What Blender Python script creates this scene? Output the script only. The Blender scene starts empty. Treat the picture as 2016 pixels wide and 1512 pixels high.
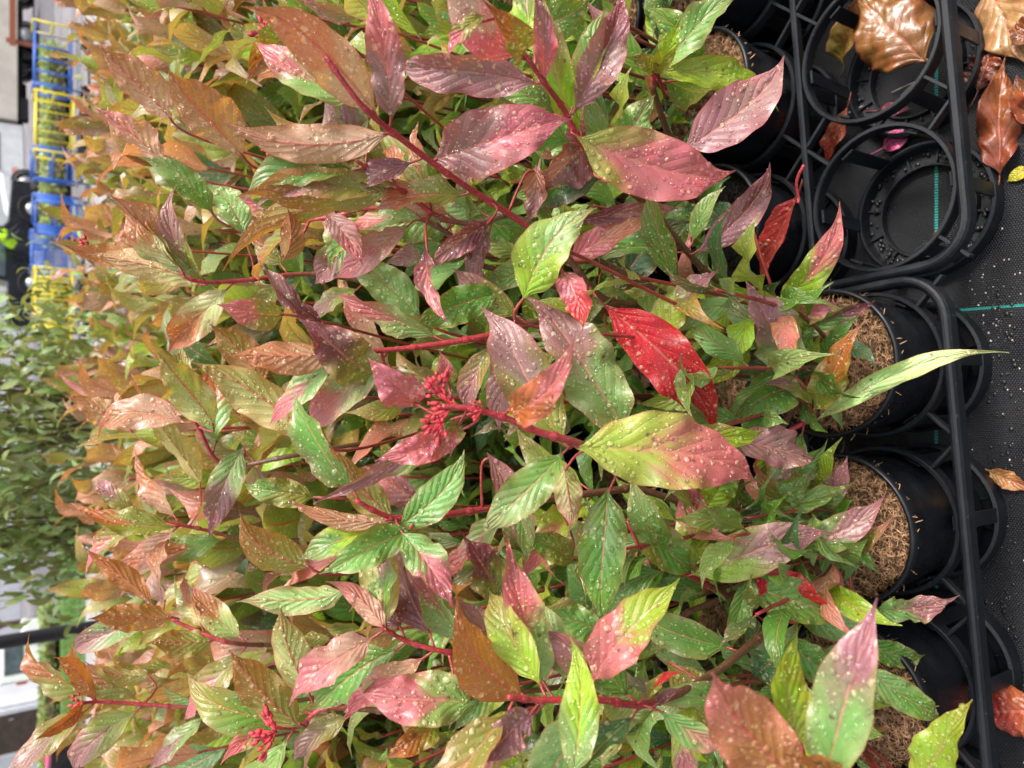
import bpy, math, random
from mathutils import Vector, Matrix, noise as mnoise
R = math.radians
random.seed(7)
sc = bpy.context.scene
col = sc.collection

# ------------------------------------------------------------------ camera (phone held sideways: rolled a quarter turn)
H = 1.5
PITCH = R(35)
FW = Vector((0, math.cos(PITCH), -math.sin(PITCH)))
UP = Vector((0, math.sin(PITCH), math.cos(PITCH)))
RT = Vector((1, 0, 0))
CAM = Vector((0, 0, H))
cd = bpy.data.cameras.new('camera')
cam = bpy.data.objects.new('camera', cd); col.objects.link(cam)
m = Matrix((-UP, RT, -FW)).transposed().to_4x4()
m.translation = CAM
cam.matrix_world = m
cd.sensor_width = 36; cd.lens = 26.07
cd.clip_start = 0.02; cd.clip_end = 2000
cd.dof.use_dof = True; cd.dof.focus_distance = 0.95; cd.dof.aperture_fstop = 5.2
sc.camera = cam
FPX = 1460.0
def P(px, py, d):
    return CAM + (FW - UP * ((px - 1008) / FPX) + RT * ((756 - py) / FPX)) * d

# ------------------------------------------------------------------ world, sun, exposure (overcast)
SUN_EL, SUN_AZ = 60, 100      # azimuth clockwise from +Y
w = bpy.data.worlds.new('World'); sc.world = w; w.use_nodes = True
nt = w.node_tree; nt.nodes.clear()
sky = nt.nodes.new('ShaderNodeTexSky'); sky.sky_type = 'NISHITA'; sky.sun_disc = False
sky.sun_elevation = R(SUN_EL); sky.sun_rotation = R(SUN_AZ); sky.air_density = 1.5; sky.dust_density = 6.0; sky.ozone_density = 1.0
hs = nt.nodes.new('ShaderNodeHueSaturation'); hs.inputs['Saturation'].default_value = 0.42
bg = nt.nodes.new('ShaderNodeBackground'); bg.inputs['Strength'].default_value = 0.13
wo = nt.nodes.new('ShaderNodeOutputWorld')
nt.links.new(sky.outputs[0], hs.inputs['Color']); nt.links.new(hs.outputs[0], bg.inputs['Color']); nt.links.new(bg.outputs[0], wo.inputs[0])
sd = bpy.data.lights.new('sun', 'SUN'); sd.energy = 1.35; sd.angle = R(12); sd.color = (1, .98, .955)
so = bpy.data.objects.new('sun', sd); col.objects.link(so)
sdir = Vector((math.sin(R(SUN_AZ)) * math.cos(R(SUN_EL)), math.cos(R(SUN_AZ)) * math.cos(R(SUN_EL)), math.sin(R(SUN_EL))))
so.rotation_euler = sdir.to_track_quat('Z', 'Y').to_euler()
sc.view_settings.view_transform = 'Standard'; sc.view_settings.look = 'None'
sc.view_settings.exposure = 1.09; sc.view_settings.gamma = 1

# ------------------------------------------------------------------ node helpers
class NB:
    def __init__(s, name):
        s.m = bpy.data.materials.new(name); s.m.use_nodes = True
        s.t = s.m.node_tree; s.t.nodes.clear()
        s.out = s.n('ShaderNodeOutputMaterial')
    def n(s, typ, **kw):
        x = s.t.nodes.new(typ)
        for k, v in kw.items(): setattr(x, k, v)
        return x
    def set(s, sock, v):
        if isinstance(v, bpy.types.NodeSocket): s.t.links.new(v, sock)
        elif isinstance(v, (tuple, list)):
            v = tuple(v)
            if len(v) == 3 and sock.type == 'RGBA': v = v + (1,)
            sock.default_value = v
        elif sock.type in ('RGBA',): sock.default_value = (v, v, v, 1)
        else: sock.default_value = v
    def math(s, op, a, b=0.0, c=0.0, clamp=False):
        x = s.n('ShaderNodeMath', operation=op, use_clamp=clamp)
        s.set(x.inputs[0], a); s.set(x.inputs[1], b); s.set(x.inputs[2], c)
        return x.outputs[0]
    def smooth(s, v, a, b, lo=0.0, hi=1.0):
        x = s.n('ShaderNodeMapRange', interpolation_type='SMOOTHSTEP')
        s.set(x.inputs['Value'], v); s.set(x.inputs['From Min'], a); s.set(x.inputs['From Max'], b)
        s.set(x.inputs['To Min'], lo); s.set(x.inputs['To Max'], hi)
        return x.outputs[0]
    def mix(s, f, a, b, mode='MIX'):
        x = s.n('ShaderNodeMix', data_type='RGBA', blend_type=mode)
        s.set(x.inputs[0], f); s.set(x.inputs[6], a); s.set(x.inputs[7], b)
        return x.outputs[2]
    def noise(s, vec, scale, detail=3.0, rough=.55):
        x = s.n('ShaderNodeTexNoise'); s.set(x.inputs['Vector'], vec)
        x.inputs['Scale'].default_value = scale; x.inputs['Detail'].default_value = detail; x.inputs['Roughness'].default_value = rough
        return x.outputs[0]
    def obj(s): return s.n('ShaderNodeTexCoord').outputs['Object']
    def pos(s): return s.n('ShaderNodeNewGeometry').outputs['Position']
    def bump(s, h, strength, dist=.001):
        x = s.n('ShaderNodeBump'); x.inputs['Strength'].default_value = strength; x.inputs['Distance'].default_value = dist
        s.set(x.inputs['Height'], h); return x.outputs[0]
    def bsdf(s, **kw):
        x = s.n('ShaderNodeBsdfPrincipled')
        for k, v in kw.items(): s.set(x.inputs[k.replace('_', ' ')], v)
        return x
    def done(s, sock): s.t.links.new(sock, s.out.inputs[0]); return s.m

def plain(name, c, rough=.5, var=.25, scale=8, metallic=0.0, bumps=0.0, spec=.5, bscale=60, bd=.002):
    b = NB(name); o = b.obj()
    n1 = b.noise(o, scale)
    c2 = tuple(x * (1 - var) for x in c); c1 = tuple(min(1, x * (1 + var)) for x in c)
    cc = b.mix(b.smooth(n1, .35, .65), c2, c1)
    rr = b.smooth(b.noise(o, scale * 2.3), .3, .7, max(.03, rough - .1), min(1, rough + .1))
    kw = dict(Base_Color=cc, Roughness=rr, Metallic=metallic, Specular_IOR_Level=spec)
    p = b.bsdf(**kw)
    if bumps: b.set(p.inputs['Normal'], b.bump(b.noise(o, bscale), bumps, bd))
    return b.done(p.outputs[0])

# ---- leaf material: pigment from attributes, veins, quilting and small rain drops from UVs
def leaf_material(name, drops=True, dry=False):
    b = NB(name)
    uv = b.n('ShaderNodeUVMap', uv_map='leaf').outputs[0]
    mt = b.n('ShaderNodeUVMap', uv_map='metric').outputs[0]
    sx = b.n('ShaderNodeSeparateXYZ'); b.set(sx.inputs[0], uv)
    u, v = sx.outputs[0], sx.outputs[1]
    a = b.math('ABSOLUTE', b.math('MULTIPLY', b.math('SUBTRACT', u, .5), 2))
    ph = b.math('MULTIPLY', b.math('SUBTRACT', v, b.math('MULTIPLY', b.math('POWER', a, .85), .30)), 8.5)
    ph = b.math('ADD', ph, b.math('MULTIPLY', b.noise(mt, 30, 1), .35))
    tri = b.math('ABSOLUTE', b.math('SUBTRACT', b.math('FRACT', ph), .5))       # .5 on a vein
    vein = b.smooth(tri, .455, .5)
    mid = b.smooth(a, .075, .02)
    fine = b.n('ShaderNodeTexVoronoi', feature='DISTANCE_TO_EDGE'); b.set(fine.inputs['Vector'], mt); fine.inputs['Scale'].default_value = 240
    net = b.smooth(fine.outputs['Distance'], .12, .0)
    geo = b.n('ShaderNodeNewGeometry'); back = geo.outputs['Backfacing']
    top = b.n('ShaderNodeVertexColor', layer_name='top').outputs[0]
    und = b.n('ShaderNodeVertexColor', layer_name='under').outputs[0]
    n1 = b.noise(mt, 38, 4, .6); n2 = b.noise(mt, 160, 2)
    topv = b.mix(b.smooth(n1, .35, .75, 0, .8), top, b.mix(1.0, top, (.72, 1.02, .8), 'MULTIPLY'))
    topv = b.mix(b.smooth(n1, .64, .8, 0, .18), topv, (.40, .10, .09))
    n3 = b.noise(mt, 14, 5, .7)
    topv = b.mix(b.smooth(n3, .52, .62, 0, .45), topv, b.mix(1.0, topv, (1.25, .72, .8), 'MULTIPLY'))
    sv = b.n('ShaderNodeTexVoronoi', voronoi_dimensions='2D'); b.set(sv.inputs['Vector'], mt); sv.inputs['Scale'].default_value = 46
    scs = b.n('ShaderNodeSeparateColor'); b.set(scs.inputs[0], sv.outputs['Color'])
    spot = b.math('MULTIPLY', b.smooth(sv.outputs['Distance'], .14, .06), b.math('GREATER_THAN', scs.outputs[2], .88))
    topv = b.mix(b.math('MULTIPLY', spot, .75), topv, (.10, .03, .015))
    topv = b.mix(b.math('MULTIPLY', vein, .34), topv, b.mix(.45, b.mix(1.0, topv, (1.6, 1.6, 1.6), 'MULTIPLY'), (.5, .33, .2)))
    topv = b.mix(b.math('MULTIPLY', net, .10), topv, (.45, .42, .15))
    topv = b.mix(b.math('MULTIPLY', mid, .75), topv, b.mix(.55, topv, (.75, .28, .2)))
    undv = b.mix(b.math('MULTIPLY', vein, .45), und, b.mix(.6, und, (.8, .72, .42)))
    undv = b.mix(b.math('MULTIPLY', mid, .85), undv, (.6, .12, .1))
    undv = b.mix(b.math('MULTIPLY', net, .12), undv, (.7, .6, .3))
    c = b.mix(back, topv, undv)
    if dry:
        c = b.mix(b.smooth(b.noise(mt, 45, 5), .45, .7, 0, .6), c, b.mix(.7, c, (.09, .03, .012)))
    c = b.mix(b.math('MULTIPLY', b.math('SUBTRACT', n2, .5), .5, clamp=True), c, (.0, .0, .0))
    # reddish margin
    c = b.mix(b.smooth(a, .93, 1.0, 0, .45), c, (.42, .06, .05))
    quilt = b.math('MULTIPLY', b.math('SUBTRACT', .5, tri), 2)                  # 1 between veins
    quilt = b.math('MULTIPLY', quilt, b.smooth(a, 1.0, .6, .35, 1))
    hgt = b.math('ADD', b.math('MULTIPLY', b.math('POWER', quilt, .6), .62), b.math('MULTIPLY', b.smooth(a, .0, .12), .6))
    hgt = b.math('ADD', hgt, b.math('MULTIPLY', n2, .12))
    hgt = b.math('SUBTRACT', hgt, b.math('MULTIPLY', net, .06))
    rough = .27 if dry else b.mix(back, .34, .5)
    rough = b.math('ADD', rough, b.math('MULTIPLY', b.math('SUBTRACT', n1, .5), .25))
    if drops:
        for scl, thr, hh in ((92, .35, 1.0), (210, .25, .45)):
            vo = b.n('ShaderNodeTexVoronoi', voronoi_dimensions='2D'); b.set(vo.inputs['Vector'], mt); vo.inputs['Scale'].default_value = scl
            cs = b.n('ShaderNodeSeparateColor'); b.set(cs.inputs[0], vo.outputs['Color'])
            rad = b.math('MULTIPLY', b.math('POWER', cs.outputs[0], 1.6), .36)
            rad = b.math('MULTIPLY', rad, b.math('GREATER_THAN', cs.outputs[1], thr)); rad = b.math('MULTIPLY', rad, b.smooth(n3, .38, .52, .35, 1.1))
            dn = b.math('DIVIDE', vo.outputs['Distance'], b.math('ADD', rad, .0001))
            dome = b.math('SQRT', b.math('SUBTRACT', 1.0, b.math('MINIMUM', b.math('MULTIPLY', dn, dn), 1.0)))
            mask = b.smooth(dn, 1.05, .85)
            hgt = b.math('ADD', hgt, b.math('MULTIPLY', b.math('MULTIPLY', dome, rad), hh * 6))
            rough = b.mix(mask, rough, .04)
            c = b.mix(b.math('MULTIPLY', mask, .6), c, b.mix(.4, b.mix(1.0, c, (1.8, 1.8, 1.5), 'MULTIPLY'), (.8, .76, .55)))  # lens brightening of the drops painted in as lighter colour
    bp = b.bump(hgt, .78, .0022)
    p = b.bsdf(Base_Color=c, Roughness=rough, Specular_IOR_Level=.62, Normal=bp, Coat_Weight=.2 if dry else b.mix(back, .3, .05), Coat_Roughness=.12 if dry else .2)
    tr = b.n('ShaderNodeBsdfTranslucent'); b.set(tr.inputs['Color'], b.mix(1.0, c, (1.38, 1.25, .6), 'MULTIPLY')); b.set(tr.inputs['Normal'], bp)
    mx = b.n('ShaderNodeMixShader'); mx.inputs[0].default_value = .08 if dry else .27
    b.set(mx.inputs[1], p.outputs[0]); b.set(mx.inputs[2], tr.outputs[0])
    if not dry: b.set(mx.inputs[0], b.mix(back, .27, .34))
    return b.done(mx.outputs[0])

M = {}
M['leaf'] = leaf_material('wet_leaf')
M['leafbg'] = leaf_material('shrub_leaf', drops=False)
M['dry'] = leaf_material('fallen_leaf', drops=False, dry=True)
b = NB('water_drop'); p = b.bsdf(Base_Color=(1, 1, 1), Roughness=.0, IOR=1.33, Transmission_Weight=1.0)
p2 = b.bsdf(Base_Color=b.n('ShaderNodeVertexColor', layer_name='top').outputs[0], Roughness=.03, Specular_IOR_Level=.8)  # opaque share: lightened leaf colour stands in for light the drop focuses
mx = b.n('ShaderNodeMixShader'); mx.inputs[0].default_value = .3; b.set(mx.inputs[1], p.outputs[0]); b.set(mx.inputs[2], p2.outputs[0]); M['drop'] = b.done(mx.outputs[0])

def stem_material():
    b = NB('stem_bark'); o = b.obj()
    c = b.n('ShaderNodeVertexColor', layer_name='top').outputs[0]
    sp = b.noise(o, 900, 1); c2 = b.mix(b.smooth(sp, .62, .68, 0, .75), c, (.6, .4, .3))
    c2 = b.mix(b.smooth(b.noise(o, 90), .4, .7, 0, .4), c2, (.09, .03, .015))
    p = b.bsdf(Base_Color=c2, Roughness=.38, Normal=b.bump(b.noise(o, 500), .5, .0008))
    return b.done(p.outputs[0])
M['stem'] = stem_material()

def plastic_material(name, base, rough):
    b = NB(name); o = b.obj()
    s1 = b.noise(o, 14, 5, .65); s2 = b.noise(o, 220, 2)
    c = b.mix(b.smooth(s1, .5, .78, 0, .6), base, (.022, .024, .028))
    c = b.mix(b.smooth(s2, .69, .74, 0, .6), c, (.10, .095, .085))
    r = b.smooth(s1, .35, .7, rough, rough + .22)
    p = b.bsdf(Base_Color=c, Roughness=r, Specular_IOR_Level=.4, Normal=b.bump(b.noise(o, 120, 4), .15, .001))
    return b.done(p.outputs[0])
M['pot'] = plastic_material('black_pot_plastic', (.007, .008, .011), .26)
M['tray'] = plastic_material('black_tray_plastic', (.006, .007, .010), .38)

def fabric_material():
    b = NB('woven_fabric'); o = b.obj()
    sx = b.n('ShaderNodeSeparateXYZ'); b.set(sx.inputs[0], o); x, y = sx.outputs[0], sx.outputs[1]
    fx = b.math('FRACT', b.math('MULTIPLY', x, 250.0)); fy = b.math('FRACT', b.math('ADD', b.math('MULTIPLY', y, 210.0), b.math('MULTIPLY', b.math('FLOOR', b.math('MODULO', b.math('MULTIPLY', x, 250.0), 2.0)), .5)))
    dx = b.math('ABSOLUTE', b.math('SUBTRACT', fx, .5)); dy = b.math('ABSOLUTE', b.math('SUBTRACT', fy, .5))
    h = b.math('MULTIPLY', b.smooth(dx, .5, .2), b.smooth(dy, .5, .2))
    c = b.mix(h, (.002, .002, .003), (.018, .018, .021))
    c = b.mix(b.smooth(b.noise(o, 12, 4), .4, .75, 0, .5), c, (.014, .013, .013))
    # teal marker threads: every .29 m along x and y
    dash = b.smooth(b.math('ABSOLUTE', b.math('SUBTRACT', b.math('FRACT', b.math('MULTIPLY', x, 190.0)), .5)), .30, .36, 1, 0)
    ly = b.math('LESS_THAN', b.math('ABSOLUTE', b.math('SUBTRACT', b.math('FRACT', b.math('DIVIDE', b.math('ADD', y, .0185), .29)), .5)), .011)
    lx = b.math('LESS_THAN', b.math('ABSOLUTE', b.math('SUBTRACT', b.math('FRACT', b.math('DIVIDE', b.math('ADD', x, .285), .85)), .5)), .0028)
    c = b.mix(b.math('MULTIPLY', ly, dash), c, (.02, .33, .27))
    c = b.mix(lx, c, (.015, .25, .2))
    wet = b.noise(o, 5, 3)
    p = b.bsdf(Base_Color=c, Roughness=b.smooth(wet, .4, .62, .5, .25), Specular_IOR_Level=.45, Normal=b.bump(h, .8, .0012))
    return b.done(p.outputs[0])
M['fabric'] = fabric_material()
M['coir'] = plain('coir_fibre', (.46, .27, .15), .8, .65, 90, spec=.2)
M['coirbase'] = plain('coir_mat', (.16, .085, .045), .9, .5, 200, spec=.1, bumps=1, bscale=400)
M['soil'] = plain('wet_compost', (.012, .009, .008), .45, .6, 120, bumps=1.0, bscale=160, bd=.01)
M['wetcrumb'] = plain('wet_crumbs', (.012, .011, .010), .38, .5, 120, spec=.5)
M['flower'] = plain('red_calyx', (.52, .04, .055), .5, .6, 150)
M['grit'] = plain('pale_grit', (.55, .5, .45), .6, .3, 50)
M['yellow'] = plain('yellow_paint', (.75, .62, .03), .4, .12, 5)
M['blue'] = plain('blue_paint', (.035, .13, .5), .4, .2, 5)
M['white'] = plain('white_paint', (.78, .8, .82), .3, .06, 3)
M['beige'] = plain('box_body', (.62, .57, .5), .5, .08, 2)
M['rubber'] = plain('tyre_rubber', (.012, .012, .013), .7, .3, 20)
M['chrome'] = plain('steel_rim', (.45, .46, .48), .3, .2, 8, metallic=.7)
M['darkcar'] = plain('dark_paint', (.012, .015, .022), .2, .2, 3)
M['glass'] = plain('window_glass', (.08, .11, .13), .08, .3, 2, spec=.8)
M['lampred'] = plain('lamp_red', (.5, .02, .02), .25, .2, 8)
M['lampclear'] = plain('lamp_lens', (.6, .6, .58), .15, .1, 8)
M['vest'] = plain('high_visibility_yellow', (.55, .95, .02), .7, .08, 8)
M['trouser'] = plain('navy_cloth', (.02, .025, .04), .8, .2, 20)
M['skin'] = plain('skin', (.45, .25, .18), .5, .1, 10)
M['hair'] = plain('dark_hair', (.03, .02, .015), .6, .3, 60)
M['asphalt'] = plain('asphalt', (.10, .095, .105), .75, .2, 3, bumps=.4, bscale=80, bd=.004)
M['concrete'] = plain('concrete', (.30, .28, .275), .7, .14, 3, bumps=.3, bscale=50)
M['yard'] = plain('gravel_yard', (.17, .155, .165), .85, .25, .8, bumps=.4, bscale=20)
M['grass'] = plain('grass_blades', (.09, .2, .025), .6, .35, 6)
M['turf'] = plain('turf', (.07, .14, .025), .8, .3, 6)
M['bark'] = plain('tree_bark', (.12, .08, .055), .8, .35, 25, bumps=.8, bscale=60, bd=.004)
M['wall'] = plain('white_render', (.66, .67, .72), .8, .05, 2)
M['roof'] = plain('grey_roof', (.3, .31, .36), .6, .12, 3)
M['door'] = plain('brown_door', (.07, .045, .035), .6, .2, 6)
M['blackmetal'] = plain('black_metal', (.02, .02, .023), .45, .2, 8)
M['steel'] = plain('grey_steel', (.3, .31, .33), .35, .2, 12, metallic=.6)
M['pink'] = plain('pink_hose', (.8, .16, .3), .4, .1, 8)
M['red'] = plain('red_plastic', (.6, .04, .04), .4, .1, 8)
M['rustbark'] = plain('rust_wood', (.35, .11, .06), .7, .3, 20)

# ------------------------------------------------------------------ mesh helpers
class MB:
    def __init__(s):
        s.v = []; s.f = []; s.mi = []; s.top = []; s.und = []; s.uv = []; s.mt = []; s.attr = False
    def add(s, vs, fs, top=None, und=None, uv=None, mt=None, mi=0):
        o = len(s.v); s.v.extend(vs)
        s.f.extend([tuple(i + o for i in f) for f in fs]); s.mi.extend([mi] * len(fs))
        n = len(vs)
        if top is not None: s.attr = True
        s.top.extend(top if top else [(.3, .3, .3)] * n); s.und.extend(und if und else (top if top else [(.3, .3, .3)] * n))
        s.uv.extend(uv if uv else [(.5, .5)] * n); s.mt.extend(mt if mt else [(0, 0)] * n)
    def mesh(s, name, mats, smooth=True, off=Vector((0, 0, 0))):
        me = bpy.data.meshes.new(name)
        me.from_pydata([(p[0] - off[0], p[1] - off[1], p[2] - off[2]) for p in s.v], [], s.f)
        for mm in mats: me.materials.append(mm)
        if len(mats) > 1: me.polygons.foreach_set('material_index', s.mi)
        if smooth: me.polygons.foreach_set('use_smooth', [True] * len(s.f))
        if s.attr:
            for nm, src in (('top', s.top), ('under', s.und)):
                ca = me.color_attributes.new(nm, 'FLOAT_COLOR', 'POINT')
                fl = []
                for c in src: fl.extend((c[0], c[1], c[2], 1))
                ca.data.foreach_set('color', fl)
            li = [0] * len(me.loops); me.loops.foreach_get('vertex_index', li)
            for nm, src in (('leaf', s.uv), ('metric', s.mt)):
                ul = me.uv_layers.new(name=nm); fl = []
                for i in li: fl.extend(src[i][:2])
                ul.data.foreach_set('uv', fl)
        me.update(); return me
    # primitives
    def box(s, c, size, rot=None, mi=0, bev=0.0):
        hx, hy, hz = size[0] / 2, size[1] / 2, size[2] / 2
        c = Vector(c)
        if bev <= 0:
            vs = [Vector((x, y, z)) for x in (-hx, hx) for y in (-hy, hy) for z in (-hz, hz)]
            fs = [(0, 1, 3, 2), (4, 6, 7, 5), (0, 4, 5, 1), (2, 3, 7, 6), (0, 2, 6, 4), (1, 5, 7, 3)]
        else:
            bev = min(bev, hx * .9, hy * .9, hz * .9); vs = []; fs = []
            for sx_ in (-1, 1):
                for sy in (-1, 1):
                    for sz in (-1, 1):
                        vs.append(Vector((sx_ * hx, sy * (hy - bev), sz * (hz - bev))))
                        vs.append(Vector((sx_ * (hx - bev), sy * hy, sz * (hz - bev))))
                        vs.append(Vector((sx_ * (hx - bev), sy * (hy - bev), sz * hz)))
            I = lambda a, b_, c_, k: ((a * 2 + b_) * 2 + c_) * 3 + k
            for a in (0, 1):
                fs.append(tuple(I(a, *q, 0) for q in ((0, 0), (1, 0), (1, 1), (0, 1))))
                fs.append(tuple(I(q[0], a, q[1], 1) for q in ((0, 0), (1, 0), (1, 1), (0, 1))))
                fs.append(tuple(I(q[0], q[1], a, 2) for q in ((0, 0), (1, 0), (1, 1), (0, 1))))
                for b_ in (0, 1):
                    fs.append((I(a, b_, 0, 0), I(a, b_, 1, 0), I(a, b_, 1, 1), I(a, b_, 0, 1)))
                    fs.append((I(a, 0, b_, 0), I(a, 1, b_, 0), I(a, 1, b_, 2), I(a, 0, b_, 2)))
                    fs.append((I(0, a, b_, 1), I(1, a, b_, 1), I(1, a, b_, 2), I(0, a, b_, 2)))
                    for c_ in (0, 1): fs.append((I(a, b_, c_, 0), I(a, b_, c_, 1), I(a, b_, c_, 2)))
        if rot is not None: vs = [rot @ p for p in vs]
        s.add([p + c for p in vs], fs, mi=mi)
    def lathe(s, prof, c=(0, 0, 0), n=32, axis=None, closed=False, mi=0):
        c = Vector(c); vs = []; fs = []
        q = Vector((0, 0, 1)).rotation_difference(Vector(axis)) if axis is not None else None
        for r, z in prof:
            for k in range(n):
                a = 2 * math.pi * k / n; p = Vector((r * math.cos(a), r * math.sin(a), z))
                if q: p = q @ p
                vs.append(p + c)
        m_ = len(prof)
        for i in range(m_ if closed else m_ - 1):
            j = (i + 1) % m_
            for k in range(n):
                k2 = (k + 1) % n; fs.append((i * n + k, i * n + k2, j * n + k2, j * n + k))
        s.add(vs, fs, mi=mi)
    def tube(s, pts, r, n=7, top=None, mi=0, cap=True):
        pts = [Vector(p) for p in pts]; m_ = len(pts)
        rs = r if isinstance(r, (list, tuple)) else [r] * m_
        vs = []; fs = []; tc = []
        ref = Vector((0, 0, 1))
        d0 = (pts[1] - pts[0]).normalized()
        if abs(d0.dot(ref)) > .95: ref = Vector((1, 0, 0))
        x = d0.cross(ref).normalized()
        for i in range(m_):
            d = (pts[min(i + 1, m_ - 1)] - pts[max(i - 1, 0)]).normalized()
            x = (x - d * x.dot(d)).normalized(); y = d.cross(x)
            for k in range(n):
                a = 2 * math.pi * k / n
                vs.append(pts[i] + (x * math.cos(a) + y * math.sin(a)) * rs[i])
                if top: tc.append(top[i] if isinstance(top, list) else top)
        for i in range(m_ - 1):
            for k in range(n):
                k2 = (k + 1) % n; fs.append((i * n + k, i * n + k2, (i + 1) * n + k2, (i + 1) * n + k))
        if cap: fs.append(tuple(reversed(range(n)))); fs.append(tuple((m_ - 1) * n + k for k in range(n)))
        s.add(vs, fs, top=tc if top else None, mi=mi)
    def cyl(s, a, b_, r, n=16, mi=0): s.tube([a, b_], r, n, mi=mi)

def link(name, me, parent=None, loc=(0, 0, 0), **props):
    o = bpy.data.objects.new(name, me); col.objects.link(o); o.location = loc
    if parent: o.parent = parent
    for k, v in props.items(): o[k] = v
    return o
def thing(name, label, cat, loc=(0, 0, 0), rz=0, group=None):
    o = link(name, None, None, loc, label=label, category=cat); o.rotation_euler = (0, 0, rz); o.empty_display_size = .1
    if group: o['group'] = group
    return o
def dup(root, loc, rz, label=None, scale=1.0, group=None):
    r = root.copy(); col.objects.link(r); r.location = loc; r.rotation_euler = (0, 0, rz); r.scale = (scale,) * 3
    if label: r['label'] = label
    if group: r['group'] = group
    for ch in list(root.children):
        c = ch.copy(); col.objects.link(c); c.parent = r
        for g in ch.children:
            d = g.copy(); col.objects.link(d); d.parent = c
    return r
def sm(a, b_, x):
    t = max(0, min(1, (x - a) / (b_ - a))); return t * t * (3 - 2 * t)
def lerp3(a, b_, t): return tuple(a[i] * (1 - t) + b_[i] * t for i in range(3))

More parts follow.
